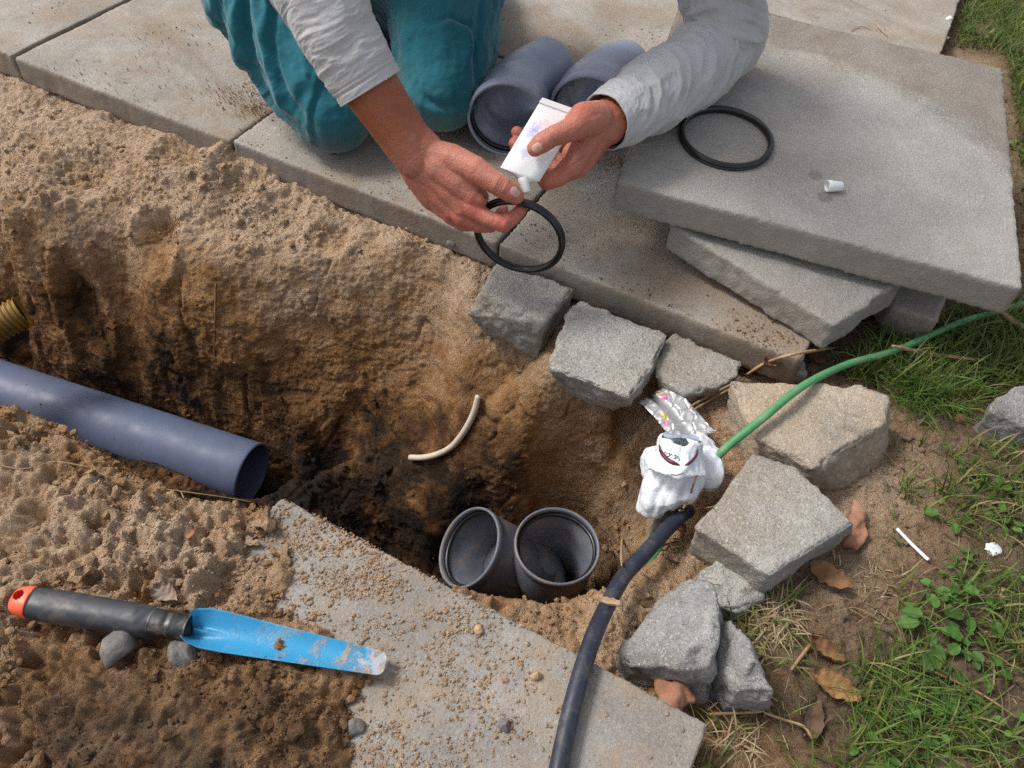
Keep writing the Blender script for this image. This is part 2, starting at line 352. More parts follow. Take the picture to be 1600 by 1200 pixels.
# near bank rim and its hidden face
nr = [(-300, 560, .0), (-120, 598, .0), (0, 634, .0), (60, 650, -.004), (130, 682, -.008), (180, 716, -.012), (215, 745, -.014), (290, 776, -.014), (350, 787, -.014), (412, 790, -.012)]
for px, py, z in nr:
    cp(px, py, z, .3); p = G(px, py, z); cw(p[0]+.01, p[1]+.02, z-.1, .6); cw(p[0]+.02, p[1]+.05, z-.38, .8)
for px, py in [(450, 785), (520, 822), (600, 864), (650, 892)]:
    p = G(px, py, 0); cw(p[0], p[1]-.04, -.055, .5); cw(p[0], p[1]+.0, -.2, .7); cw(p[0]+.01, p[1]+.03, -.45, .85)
for a in [(-300, 750, .0, .1), (0, 700, .004, .2), (100, 715, .006, .25), (60, 800, .012, .05), (150, 860, .018, .0), (250, 840, .014, .04), (330, 870, .012, .05), (400, 815, .004, .15), (0, 900, .01, .1), (20, 1000, .0, .2), (120, 1010, .012, .25), (250, 950, .014, .1), (250, 1040, .016, .4, .5), (300, 970, .012, .25), (370, 900, .006, .2), (0, 1100, .004, .45, .6), (0, 1200, .01, .55, .6), (150, 1100, .03, .6, .7), (150, 1200, .03, .6, .6), (300, 1120, .03, .62, .7), (300, 1200, .03, .75, .6), (420, 1080, .03, .72, .7), (400, 1170, .03, .8, .6), (500, 1050, .012, .45), (490, 1130, .018, .75, .6), (585, 1095, .005, .55, .4), (550, 1140, .010, .7, .5), (545, 1190, .010, .7, .5), (620, 1130, -.006, .2), (600, 1200, -.004, .3), (-300, 1250, .0, .2), (200, 1400, .0, .3), (560, 1300, .0, .3)]: cp(*a)
# thin sand lying on the near slab's left half, then bare ground below the slab
for a in [(410, 880, .003, .15), (480, 870, -.006, .15), (420, 960, .006, .2), (520, 950, -.002, .15), (480, 1010, .007, .3), (560, 1020, -.0, .2), (560, 1065, .004, .3), (630, 1050, -.008, .2), (450, 815, -.012, .2), (640, 960, -.009, .2), (700, 1150, -.006, .1), (760, 1180, -.005, .1), (650, 1190, -.004, .1)]: cp(*a)
for px, py in [(560, 862), (700, 935), (800, 985), (950, 1065), (1050, 1120), (700, 1010), (850, 1080), (850, 1190), (950, 1180), (1050, 1180), (850, 1300)]: cp(px, py, -.055, .3)
# lawn side
for a in [(1180, 960, -.065, .3, .8), (1240, 950, -.055, .3, .9), (1150, 1130, -.075, .5, 1), (1250, 1080, -.06, .4, 1), (1300, 900, -.05, .2, .6), (1360, 850, -.05, .05, .35), (1410, 780, -.05, .05, .3), (1430, 680, -.05, .1, .4), (1350, 950, -.05, .3, .8), (1450, 950, -.045, .3, 1), (1340, 1100, -.05, .3, 1), (1450, 1200, -.045, .3, 1), (1590, 1200, -.04, .3, 1), (1590, 900, -.04, .3, 1), (1500, 750, -.045, .2, .9), (1480, 640, -.05, .1, .6), (1590, 650, -.045, .3, 1), (1400, 560, -.055, .3, 1), (1310, 560, -.06, .3, 1), (1600, 520, -.05, .3, 1), (1700, 400, -.05, .3, 1), (1560, 60, -.03, .3, 1), (1620, 200, -.035, .3, 1), (1250, 600, -.07, .3, .8), (1200, 830, -.06, .2, .4), (1250, 700, -.07, .1, .3)]: cp(*a)
for u in np.arange(-3, 3.3, .5):
    for v in (.12, 1, 2, 3.5): cw(*grid(min(u, 2.9), v), -.058, .1, 0)
for x, y in [(-3, -1), (-3, 0), (-3, .9), (-1.2, -1), (0, -1), (1.2, -1), (1.2, 0), (1.4, .8), (1.3, 1.5), (1.6, 2.2), (3, -1), (3, 1), (3, 4), (-3, 4.4), (0, 4.4), (.0, -.3), (.45, -.3), (-.5, -.3), (-.9, -.2)]:
    cw(x, y, -.05 if x > -.6 or y > 1 else -.02, .3, .9 if x > 0 or abs(x) > 2 or y > 2 else .6)
CPA = np.array(CP)
HS = .005; HX0, HX1, HY0, HY1 = -1.9, 1.5, -.25, 2.3
nx, ny = int((HX1-HX0)/HS)+1, int((HY1-HY0)/HS)+1
def raster():
    r = delaunay_2d_cdt([Vector((a[0], a[1])) for a in CP], [], [], 0, 1e-5)
    vo, fo = r[0], r[2]; src = r[3]; O = np.zeros((ny, nx, 3)); O[..., 0] = -.05
    val = np.array([CPA[s[0], 2:] if s else (-.05, 0, 0) for s in src]); xy = np.array([v[:] for v in vo])
    for f in fo:
        for k in range(1, len(f)-1):
            t = [f[0], f[k], f[k+1]]; p = xy[t]; q = val[t]
            i0, i1 = max(0, int((p[:, 0].min()-HX0)/HS)), min(nx-1, int((p[:, 0].max()-HX0)/HS)+1)
            j0, j1 = max(0, int((p[:, 1].min()-HY0)/HS)), min(ny-1, int((p[:, 1].max()-HY0)/HS)+1)
            if i0 > i1 or j0 > j1: continue
            X, Y = np.meshgrid(HX0+HS*np.arange(i0, i1+1), HY0+HS*np.arange(j0, j1+1))
            d = (p[1, 1]-p[2, 1])*(p[0, 0]-p[2, 0])+(p[2, 0]-p[1, 0])*(p[0, 1]-p[2, 1])
            if abs(d) < 1e-12: continue
            a = ((p[1, 1]-p[2, 1])*(X-p[2, 0])+(p[2, 0]-p[1, 0])*(Y-p[2, 1]))/d
            b = ((p[2, 1]-p[0, 1])*(X-p[2, 0])+(p[0, 0]-p[2, 0])*(Y-p[2, 1]))/d; c = 1-a-b
            m = (a >= -1e-6) & (b >= -1e-6) & (c >= -1e-6)
            vv = a[..., None]*q[0]+b[..., None]*q[1]+c[..., None]*q[2]
            O[j0:j1+1, i0:i1+1][m] = vv[m]
    return O
def blur(A, s):
    r = int(s*3)+1; k = np.exp(-.5*(np.arange(-r, r+1)/s)**2); k /= k.sum()
    for ax in (0, 1):
        B = np.zeros_like(A); n = A.shape[ax]
        for i, w in zip(range(-r, r+1), k): B += w*np.take(A, np.clip(np.arange(n)+i, 0, n-1), axis=ax)
        A = B
    return A
HM = raster()
def carve():
    X, Y = np.meshgrid(HX0+HS*np.arange(nx), HY0+HS*np.arange(ny)); Z = HM[..., 0]
    for cx, cy, r, zb in [(.09, .606, .088, -.55), (-.05, .6, .095, -.52)]:
        Z[:] = np.minimum(Z, zb+np.maximum(0, np.hypot(X-cx, Y-cy)-r)*9)
    a, b = G(398, 741, -.455), G(-420, 474, -.44); d = (b-a)[:2]; L = np.linalg.norm(d); d /= L; t = (X-a[0])*d[0]+(Y-a[1])*d[1]; p = np.abs(-(X-a[0])*d[1]+(Y-a[1])*d[0])
    p = np.where(t < 0, np.hypot(X-a[0], Y-a[1]), p); Z[:] = np.minimum(Z, -.51+np.maximum(0, p-.066)*8)
carve()
HM[..., 0:1] = blur(HM[..., 0:1], 1.7); HM[..., 1:] = blur(HM[..., 1:], 5)
def look(x, y, ch=0):
    fx = np.clip((np.asarray(x)-HX0)/HS, 0, nx-1.001); fy = np.clip((np.asarray(y)-HY0)/HS, 0, ny-1.001)
    i, j = fx.astype(int), fy.astype(int); fx, fy = fx-i, fy-j; H = HM[..., ch]
    return (H[j, i]*(1-fx)+H[j, i+1]*fx)*(1-fy)+(H[j+1, i]*(1-fx)+H[j+1, i+1]*fx)*fy
NEAR0, NEAR1 = G(440, 775, 0), G(1108, 1130, 0)
NU = (NEAR1-NEAR0)[:2]; NU /= np.linalg.norm(NU); NV = np.array([NU[1], -NU[0]])
def near_uv(x, y): dx, dy = x-NEAR0[0], y-NEAR0[1]; return dx*NU[0]+dy*NU[1], dx*NV[0]+dy*NV[1]
def make_ground():
    xs = np.concatenate([np.arange(-1.12, .13, .0023), np.arange(.13, .235, .0011), np.arange(.235, .98, .0026)]); ext = np.cumsum(.006*1.22**np.arange(32)); ext = ext[ext < 40]
    xs = np.concatenate([xs[0]-ext[::-1], xs, xs[-1]+ext]); N = 980
    yf = np.arange(.08, 1.62, .0025); ys_in = []
    for x in xs:
        z = look(np.full(len(yf), x), yf); dz = np.diff(z)
        vis = np.where(yf[1:] > 1.25, .35, 1.)      # fewer rows under the terrace
        s = np.concatenate([[0], np.cumsum(np.sqrt(.0025**2+dz**2)*vis)]); ys_in.append(np.interp(np.linspace(0, s[-1], N), s, yf))
    yin = np.array(ys_in); k = np.exp(-.5*(np.arange(-14, 15)/5.)**2); k /= k.sum(); yin = sum(w*np.take(yin, np.clip(np.arange(len(xs))+i-14, 0, len(xs)-1), axis=0) for i, w in enumerate(k))
    lo = .08-ext[::-1]; hi = 1.62+ext
    Y = np.hstack([np.repeat(lo[None], len(xs), 0), yin, np.repeat(hi[None], len(xs), 0)])
    X = np.repeat(xs[:, None], Y.shape[1], 1); Z = look(X, Y)
    far = sstep(0, 1, np.maximum(np.maximum(-1.8-X, X-1.4), np.maximum(-.2-Y, Y-2.2))/.5); Z = Z*(1-far)+(-.055)*far
    P = np.stack([X, Y, Z], -1); n = X.shape
    du = np.gradient(P, axis=0); dv = np.gradient(P, axis=1); Nn = np.cross(du, dv); Nn /= np.linalg.norm(Nn, axis=-1, keepdims=True)+1e-12
    P = P.reshape(-1, 3); Nn = Nn.reshape(-1, 3)
    x, y = P[:, 0], P[:, 1]; wet = look(x, y, 1); soil = look(x, y, 2)
    u, v = ungrid(x, y); under = sstep(0, .06, v)*sstep(3.05, 2.98, u)
    nu, nv = near_uv(x, y); on_near = sstep(.0, .03, nu)*sstep(-.01, .02, nv)*sstep(.52, .5, nu)
    big = fbm(P, 9, 3, 3); med = fbm(P, 28, 4, 11); rid = fbm(P, 40, 4, 21, .55, True); f1, f2 = worley(P+.004*np.stack([med, rid, big], -1), 62, 5); g1, _ = worley(P, 150, 9)
    h1, _ = worley(P*np.array([1, 1, 1.]), 24, 31)
    near = sstep(.62, .5, y)*sstep(.05, -.05, x); clod = near*(.5-worley(P, 36, 44)[0])*.016+near*.006*rid+(1+1.0*near)*(.5-f1)*.009*sstep(-.25, .35, big+.2)+(.5-g1)*.0042+(.5-h1)*.011*sstep(0, .5, med+.1)
    steep = 1-np.abs(Nn[:, 2]); 
    # scooped hollows and finger marks in the loose sand at the upper left
    d = med*.009+rid*.0055+clod*1.5+big*.012
    st = sstep(.08, .45, steep); d = med*.009*(1-.72*st)+rid*.0046*(1-.6*st)+clod*(1.05+.45*near)*(1-.8*st)+big*.012; cr = fbm(P*np.array([1, 1, .6]), 11, 3, 71); d -= .007*np.exp(-(cr/.035)**2)*sstep(-.2, .3, med)*steep; d += .0022*fbm(P, 110, 4, 73, .6)*st+st*.0035*np.clip(.35-g1, 0, 1)*sstep(.0, .5, med)
    vert = fbm(P*np.array([1, 1, .22]), 30, 3, 41, .5, True); d += steep*vert*.0032
    for px, py, rx, ry, dp in [(300, 260, 55, 22, .016), (120, 262, 60, 24, .014), (235, 335, 42, 24, .018), (375, 300, 50, 26, .014), (200, 205, 40, 16, .008), (520, 365, 40, 18, .01), (60, 330, 45, 20, .015), (150, 815, 28, 18, .02), (430, 300, 35, 14, .01)]:
        c = G(px, py, -.06 if py < 500 else .01); a = G(px+rx, py, c[2]); b = G(px, py+ry, c[2])
        ea = (a-c)[:2]; eb = (b-c)[:2]; L = np.linalg.inv(np.stack([ea, eb], 1)); q = np.stack([x-c[0], y-c[1]], -1)@L.T
        r = np.sqrt((q**2).sum(-1))+.18*med; d += -dp*sstep(1, .25, r)+dp*.45*np.exp(-((r-1.15)/.22)**2)
    d = np.where(on_near > .01, d*(1-.45*on_near), d); d += (.0016*fbm(P, 190, 3, 91, .6)+.0016*(.45-worley(P, 260, 33)[0])*sstep(-.3, .2, med))*(1-.5*st); d = d*(1-.35*soil)+soil*.004*rid
    ow = np.maximum(np.maximum(-1.12-x, x-.98), np.maximum(.08-y, y-1.62)); shr = 1-.9*sstep(0, .12, ow)
    P = P+Nn*(d*shr)[:, None]
    lim = np.where(under > .01, -.0535, 9.); P[:, 2] = np.minimum(P[:, 2], np.where(under >= .99, lim, np.where(under > .01, np.maximum(lim, -.0535+(1-under)*.03), 9.)))
    # keep the ground under the bare half of the near slab below it
    zb = .5*NU[0]; bare = sstep(.0, .02, nu)*sstep(-.002, .01, nv)*sstep(.505, .5, nu)*sstep(.5, .48, nv)
    # crumb line where the sand cover ends runs diagonally over the slab
    edge = sstep(.15, .30, nu+.06*big-(nv*.1)); P[:, 2] -= bare*edge*.05
    nxv, nyv = n; idx = np.arange(nxv*nyv).reshape(n); F = np.stack([idx[:-1, :-1], idx[1:, :-1], idx[1:, 1:], idx[:-1, 1:]], -1).reshape(-1, 4)
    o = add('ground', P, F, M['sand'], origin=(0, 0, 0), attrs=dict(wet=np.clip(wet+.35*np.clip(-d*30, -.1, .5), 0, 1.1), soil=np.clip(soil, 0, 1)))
    props(o, kind='structure'); return P, Nn, wet, soil, under, n
GP, GNm, GWET, GSOIL, GUND, GSH = make_ground()
def gz(x, y):
    """displaced ground height near a point"""
    m = (np.abs(GP[:, 0]-x) < .012) & (np.abs(GP[:, 1]-y) < .012)
    return float(np.median(GP[m, 2])) if m.any() else float(look(x, y))
def on(px, py, z0=-.05, lift=0.):
    """point where the ray through a pixel meets the ground"""
    d = ray(px, py); z = z0
    for _ in range(30):
        t = (z-CH)/d[2]; p = CO+d*t; z = .5*z+.5*gz(p[0], p[1])
    return np.array([p[0], p[1], z+lift])
# ---------------------------------------------------------------- slabs and broken blocks
def rough_up(V, N, amp, sc, s, top=.25, tn=None):
    """chip and roughen; the finished top face (normal near tn) stays flatter"""
    tn = np.array([0, 0, 1.]) if tn is None else tn
    k = np.clip(N@tn, 0, 1); w = np.where(k > .97, top, 1.)*1.0
    chip = sstep(.2, .6, k)*sstep(.985, .9, k)      # rounded arrises
    d = fbm(V, sc, 5, s, .55)+.5*fbm(V, sc*.4, 3, s+9, .5, True)
    f1, f2 = worley(V, sc*1.3, s+3)
    return V+N*((d*amp-amp*.5*(f1-.4))*w - chip*amp*1.2*np.clip(fbm(V, sc*2.2, 3, s+5)+.25, 0, 1))[:, None]
def slab(name, corners, th, mat, label, cat='paving slab', group=None, vox=.004, amp=.0008, s=0, parent=None, chips=.004):
    """corners: world points of the top face in order"""
    C_ = [np.asarray(c, float) for c in corners]; top = []
    rng = np.random.default_rng(100+s)
    for i in range(len(C_)):
        a, b = C_[i], C_[(i+1) % len(C_)]; L = np.linalg.norm(b-a); n = max(2, int(L/.012)); c = np.mean(C_, 0)
        for k in range(n):
            p = a+(b-a)*k/n; q = (c-p)/np.linalg.norm(c-p); top.append(p+q*(chips*max(0, fbm((p[None]+s), 30, 3, s)[0])+.0004*rng.random()))
    top = np.array(top); bot = top-np.array([0, 0, th])
    V, F = prism(top, bot); V, F, N = remesh(V, F, vox, 1)
    V = rough_up(V, N, amp, 60, s, .35)
    return props(add(name, V, F, mat), label, cat, group)
def rock(name, tops, lows, zb, mat, label, cat, group=None, vox=.0028, amp=.0035, s=0, shrink=.92, sc=42, top=.3):
    T = np.array([G(*t) for t in tops]); L = [G(*t) for t in lows]; c = T.mean(0)
    B = (T-c)*shrink+c; B[:, 2] = zb
    V, F = hull(np.vstack([T]+([np.array(L)] if L else [])+[B])); V, F, N = remesh(V, F, vox, 3)
    u_, s_, vt = np.linalg.svd(T-c); tn = vt[2]*np.sign(vt[2][2])
    return props(add(name, rough_up(V, N, amp, sc, s, top, tn), F, mat), label, cat, group)
def cell(u0, u1, v0, v1, g=.004, z=0.):
    k = g
    return [np.array([*grid(a, b), z]) for a, b in [(u0+k, v0+k), (u1-k, v0+k), (u1-k, v1-k), (u0+k, v1-k)]]
PG = 'laid concrete paving slabs of the terrace'
names = {(-1, 0): 'pale paving slab at the far left, cut off by the left edge of the photo', (0, 0): 'laid paving slab left of the kneeling person, with sandy stains',
 (1, 0): 'laid paving slab carrying the kneeling knees, along the sand edge', (2, 0): 'laid paving slab in front of the slab stack, under the held black ring, beside the broken blocks',
 (2, 1): 'laid paving slab behind the grey pipe bends and under the sleeved forearm', (1, 1): 'laid paving slab under the lower legs of the kneeling person',
 (0, 1): 'laid paving slab behind the left knee in the top left of the photo', (2, 2): 'light paving slab at the top right, reaching the lawn with its right edge'}
hz = [0.0, -.001, .0005, -.0008, .001]
i = 0
for v in range(0, 4):
    for u in range(-2, 3):
        i += 1; vis = (u, v) in names; u1 = u+1 if (u, v) != (2, 0) else 2.93
        z = hz[i % 5]
        if vis: slab('paving_slab', cell(u, u1, v, v+1, z=z), .05, M['slab%d' % (i % 4)], names[(u, v)], group=PG, s=i, vox=.0045)
        else:
            V, F = prism(np.array(cell(u, u+1, v, v+1, z=z)), np.array(cell(u, u+1, v, v+1, z=z-.05)))
            props(add('paving_slab', V, F, M['slab%d' % (i % 4)], smooth=False), 'paving slab of the terrace beyond the edge of the photo', 'paving slab', PG)
nv_ = .5
c0 = np.array([*NEAR0[:2], 0.]); c1 = np.array([*NEAR1[:2], 0.]); nvv = np.array([*NV, 0])
slab('concrete_slab', [c0, c1, c1+nvv*.5, c0+nvv*.5], .045, M['slab_near'], 'concrete slab in the foreground, half covered with crumbly sand, under the trowel tip', s=40, vox=.0035, amp=.0012, chips=.0025)
def stains_and_cap_shadow():
    m = M['slab_top']; T = m.node_tree; N_ = T.nodes; b = N_['Principled BSDF']; src = b.inputs['Base Color'].links[0].from_socket
    geo = N_.new('ShaderNodeNewGeometry'); nz = N_.new('ShaderNodeTexNoise'); nz.inputs['Scale'].default_value = 9; nz.inputs['Detail'].default_value = 6; T.links.new(geo.outputs['Position'], nz.inputs['Vector'])
    def spot(src, c, r0, r1, colr, amt, inv=False, wob=.06):
        d = N_.new('ShaderNodeVectorMath'); d.operation = 'DISTANCE'; T.links.new(geo.outputs['Position'], d.inputs[0]); d.inputs[1].default_value = tuple(c)
        q = N_.new('ShaderNodeMath'); q.operation = 'MULTIPLY_ADD'; T.links.new(nz.outputs[0], q.inputs[0]); q.inputs[1].default_value = wob; T.links.new(d.outputs['Value'], q.inputs[2])
        r = N_.new('ShaderNodeMapRange'); r.interpolation_type = 'SMOOTHSTEP'; T.links.new(q.outputs[0], r.inputs[0]); r.inputs[1].default_value = r0; r.inputs[2].default_value = r1; r.inputs[3].default_value = 0 if inv else amt; r.inputs[4].default_value = amt if inv else 0
        x = N_.new('ShaderNodeMix'); x.data_type = 'RGBA'; T.links.new(r.outputs[0], x.inputs[0]); T.links.new(src, x.inputs[6]); x.inputs[7].default_value = (*colr, 1); return x.outputs[2]
    c = G(1225, 300, .13); R = float(np.linalg.norm(G(1495, 180, .15)-c))+.03
    src = spot(src, c, R-.035, R, (.42, .40, .365), .35); src = spot(src, c, R-.20, R-.06, (.30, .285, .25), .22); src = spot(src, c, R-.004, R+.02, (.19, .155, .125), .5, True)
    w = .012; src = spot(src, G(1277, 268, .135)+np.array([0, 0, 0]), .010+w/2, .0125+w/2, (.15, .125, .105), .45, False, w); src = spot(src, G(1290, 305, .128), .009+w/2, .012+w/2, (.14, .11, .085), .45, False, w)  # a damp spot, then the cap's shadow painted in as a dark spot
    T.links.new(src, b.inputs['Base Color'])
stains_and_cap_shadow()
A, B, C_ = G(962, 283, .125), G(1600, 452, .11), G(1568, 105, .155)
slab('concrete_slab', [B, C_, A+C_-B, A], .048, M['slab_top'], 'topmost slab of the stack, carrying the black ring and white cap', s=51, vox=.004, amp=.0006, group='loose slabs of the stack', chips=.003)
slab('concrete_slab', [G(1048, 350, .068), G(1303, 509, .045), G(1420, 440, .058), G(1290, 300, .07), G(1120, 290, .07)], .046, M['slab_top'], 'broken slab jammed under the topmost slab of the stack, pointed corner towards the lawn', s=63, vox=.0035, amp=.0025, group='loose slabs of the stack', chips=.012)
slab('concrete_slab', [G(1395, 478, .0), G(1466, 504, -.002), G(1484, 455, .0), G(1450, 380, 0), G(1330, 380, 0)], .045, M['slab0'], 'lowest slab piece in the stack, its dark corner resting in the grass', s=71, vox=.004, amp=.0015, group='loose slabs of the stack')
CB = 'broken concrete and stone blocks round the hole'
rock('broken_block', [(777, 408, -.015), (897, 449, -.015), (851, 503, -.015), (752, 457, -.015)], [(729, 492, -.05), (777, 521, -.078), (843, 548, -.09), (874, 506, -.07)], -.1, M['block1'], 'grey block directly below the held ring, rough broken front, leftmost of the blocks', 'broken block', CB, s=1, amp=.005)
rock('broken_block', [(907, 467, -.012), (1045, 522, -.012), (1019, 572, -.014), (982, 622, -.016), (925, 592, -.016), (859, 574, -.016), (883, 488, -.012)], [(864, 585, -.04), (985, 634, -.045), (1018, 586, -.05)], -.08, M['block0'], 'large square grey block between the leftmost block and the small flat one', 'broken block', CB, s=2, amp=.005, shrink=.66)
rock('broken_block', [(1050, 520, -.028), (1161, 562, -.028), (1158, 590, -.03), (1129, 598, -.03), (1072, 618, -.032), (1024, 588, -.032), (1024, 560, -.03)], [], -.085, M['block1'], 'small flat brownish block behind the silver wrapper, against the paving edge', 'broken block', CB, s=3, amp=.006, shrink=.7)
rock('broken_block', [(1143, 598, .0), (1205, 596, .005), (1349, 603, .012), (1389, 617, .012), (1386, 657, .01), (1268, 733, .0), (1187, 686, -.005), (1163, 647, -.005)], [(1379, 765, -.1), (1337, 781, -.1), (1306, 779, -.1), (1386, 690, -.08)], -.1, M['block2'], 'sandy-topped block that the green hose crosses, broken dark face to the right', 'broken block', CB, s=4, amp=.0045, shrink=.85)
rock('broken_block', [(1178, 706, .01), (1242, 727, .012), (1336, 816, .012), (1204, 899, .012), (1088, 822, .005), (1158, 742, .008)], [(1202, 921, -.035), (1090, 842, -.03), (1334, 832, -.03)], -.06, M['block1'], 'large light grey square block right of the white bag, beside the red clay shard', 'broken block', CB, s=5, amp=.003)
rock('broken_block', [(1640, 585, .01), (1590, 606, .01), (1552, 628, .005), (1545, 642, .0), (1610, 668, .0), (1700, 650, .0)], [(1533, 668, -.04), (1578, 712, -.08), (1610, 735, -.08)], -.09, M['rubble'], 'grey stone block cut off by the right edge of the photo', 'broken block', CB, s=6, amp=.006)
rock('broken_block', [(1066, 905, -.02), (1112, 908, .01), (1123, 950, .02), (1118, 1000, .02), (1108, 1040, .01), (1040, 1040, .0), (985, 1042, -.015), (965, 1026, -.03), (985, 990, -.03)], [(1100, 1112, -.085), (1040, 1075, -.06), (1124, 985, -.03)], -.1, M['rubble'], 'big pointed lump of pale concrete touching the corner of the near slab', 'broken block', CB, s=7, amp=.007, sc=34, top=1)
rock('broken_block', [(1139, 965, .005), (1156, 980, .015), (1180, 1030, .02), (1208, 1082, .0), (1198, 1100, -.02), (1150, 1085, -.01), (1120, 1040, -.02), (1118, 1002, -.02)], [(1155, 1108, -.07), (1200, 1108, -.07), (1116, 1050, -.06)], -.09, M['rubble'], 'narrow blue-grey splinter of stone standing right of the big pale lump', 'broken block', CB, s=8, amp=.006, sc=34, top=1)
rock('broken_block', [(1130, 866, -.03), (1180, 898, -.03), (1196, 935, -.04), (1150, 955, -.045), (1110, 950, -.045), (1092, 893, -.045)], [], -.09, M['block0'], 'small half-buried stone with red marks under the corner of the light square block', 'broken block', CB, s=9, amp=.006, sc=40, top=1)
rock('broken_block', [(1217, 571, -.04), (1258, 562, -.04), (1264, 586, -.045), (1224, 588, -.045)], [], -.08, M['block0'], 'small sunken concrete piece at the end of the paving, by the dry reed', 'broken block', CB, s=10, amp=.004)
# ---------------------------------------------------------------- helpers that find the surface under a pixel
bpy.context.view_layer.update(); _DG = bpy.context.evaluated_depsgraph_get()
def hit(px, py, lift=0.):
    d = ray(px, py); d = d/np.linalg.norm(d)
    ok, loc, nor, idx, ob, mtx = SC.ray_cast(_DG, Vector(CO), Vector(d))
    return np.array(loc)+np.array([0, 0, 1])*lift if ok else G(px, py, -.05)
def hitn(px, py):
    d = ray(px, py); ok, loc, nor, *_ = SC.ray_cast(_DG, Vector(CO), Vector(d)); return np.array(loc), np.array(nor)
def line_on(pts, r, lift, n, k=8, taper=(1, 1), toward=0.):
    P = []
    for p in pts:
        q = hit(p[0], p[1], lift+(p[2] if len(p) > 2 else 0))
        if toward: v = CO-q; q = q+v/np.linalg.norm(v)*toward
        P.append(q)
    P = spline(P, n); R = r*np.interp(np.linspace(0, 1, n), [0, .12, .88, 1], [taper[0], 1, 1, taper[1]]); return sweep(P, R, k)
# ---------------------------------------------------------------- pipes
pa, pb = G(395, 741, -.455), G(-420, 474, -.44); pd = (pb-pa)/np.linalg.norm(pb-pa)
t = empty('drain_pipe', (pa+pb)/2*np.array([1, 1, 0])+np.array([0, 0, -.51]), 'long blue-grey plastic drain pipe lying in the trench, open end to the right', 'drain pipe')
add('pipe_wall', *hollow(np.array([pa, pa+pd*.004]+[pa+(pb-pa)*k for k in np.linspace(.02, 1, 30)]), np.array([.0565]+[.0575]*31), np.array([.0545]+[.0535]*31), 96), M['pvc_blue'], t)
y0, y1 = G(36, 487, -.235), G(-260, 640, -.3); yd = y1-y0; L = np.linalg.norm(yd); n = 240
P = np.array([y0+yd*k for k in np.linspace(0, 1, n)]); R = .026+.0028*np.cos(np.linspace(0, L/.0085*2*math.pi, n))
props(add('corrugated_pipe', *hollow(P, R, R-.003, 48), M['yellow']), 'yellow corrugated drain hose sticking out of the trench wall at the left edge', 'drain hose')
SOCK = [(0, .0640), (-.003, .0648), (-.010, .0648), (-.013, .0625), (-.018, .0618), (-.03, .0618), (-.075, .0605), (-.092, .0555), (-.20, .0552), (-.20, .0515), (-.085, .0515), (-.072, .0565), (-.02, .0572), (-.016, .0605), (-.009, .0605), (-.004, .0600), (0, .0612)]
c = D(871, 851, 1.195); t = empty('pipe_branch', c-np.array([0, 0, .2]), 'dark grey pipe branch with two open sockets at the bottom of the pit', 'pipe fitting')
ax = np.array([.03, -.02, 1.]); add('socket', *lathe(c, ax, [(d if d > -.19 else -.22, r) for d, r in SOCK], 96), M['pvc_dark'], t)['label'] = 'upright open socket on the right'
g = [(-.0165, .0572), (-.009, .0605), (-.0165, .0605)]
c2 = D(731, 854, 1.235); ax2 = np.array([-.70, -.13, .71])
add('socket', *lathe(c2, ax2, [(d if d > -.19 else -.15, r) for d, r in SOCK], 96), M['pvc_dark'], t)['label'] = 'tilted open socket on the left'
a2 = ax2/np.linalg.norm(ax2); e0 = c2-a2*.12; e1 = c-np.array([.0, 0, .22])
add('pipe_body', *sweep(spline([c2-a2*.09, c2-a2*.15, e1+np.array([-.02, 0, .03]), e1+np.array([0, 0, -.06])], 24), .0549, 48), M['pvc_dark'], t)
for cc, aa in ((c, ax), (c2, ax2)):
    add('seal', *lathe(cc, aa, [(-.0085, .0602), (-.0155, .0602), (-.0155, .0562), (-.013, .0552), (-.0105, .0562)], 96), M['rubber'], t)
def bend(name, rim, ang, turn, label, zc=.064, L2=.062, s=.0):
    c = G(rim[0], rim[1], zc); a = math.radians(ang); P = []; h = np.array([math.sin(a), math.cos(a), 0]); p = c.copy()
    for k in range(8): P.append(p.copy()); p = p+h*.0085
    for k in range(12):
        a += math.radians(turn)/12; h = np.array([math.sin(a), math.cos(a), 0]); p = p+h*.0075; P.append(p.copy())
    for k in range(8): p = p+h*(L2/8); P.append(p.copy())
    P = np.array(P); P[:, 2] -= np.linspace(0, .008, len(P)); n = len(P)
    d = np.arange(n); ro = np.interp(d, [0, 1, 1.3, 2.0, 2.4, 7, 9.5, n-1], [.064, .0655, .0655, .0655, .0622, .0618, .0555, .055]); ri = ro-.0042; ri[0] = .0592
    t = empty(name, c-np.array([0, 0, zc]), label, 'pipe bend', 'grey pipe bends lying on the terrace')
    Q = spline(P, 90); rr = np.interp(np.linspace(0, n-1, 90), d, ro); r2 = np.interp(np.linspace(0, n-1, 90), d, ri)
    add('pipe_wall', *hollow(Q, rr, r2, 72), M['pvc_grey'], t)
    add('seal', *lathe(c, np.array([-math.sin(math.radians(ang)), -math.cos(math.radians(ang)), 0]), [(-.009, .0615), (-.017, .0615), (-.017, .0565), (-.014, .0552), (-.0115, .0565)], 72), M['rubber'], t)
    return PX(P[-1])
bend('pipe_bend', (791, 189), 5, 28, 'larger grey pipe bend with its open socket facing the camera, right of the knee', L2=.05)
bend('pipe_bend', (917, 178), 10, 34, 'grey pipe bend half hidden behind the hand that holds the tube', L2=.028)
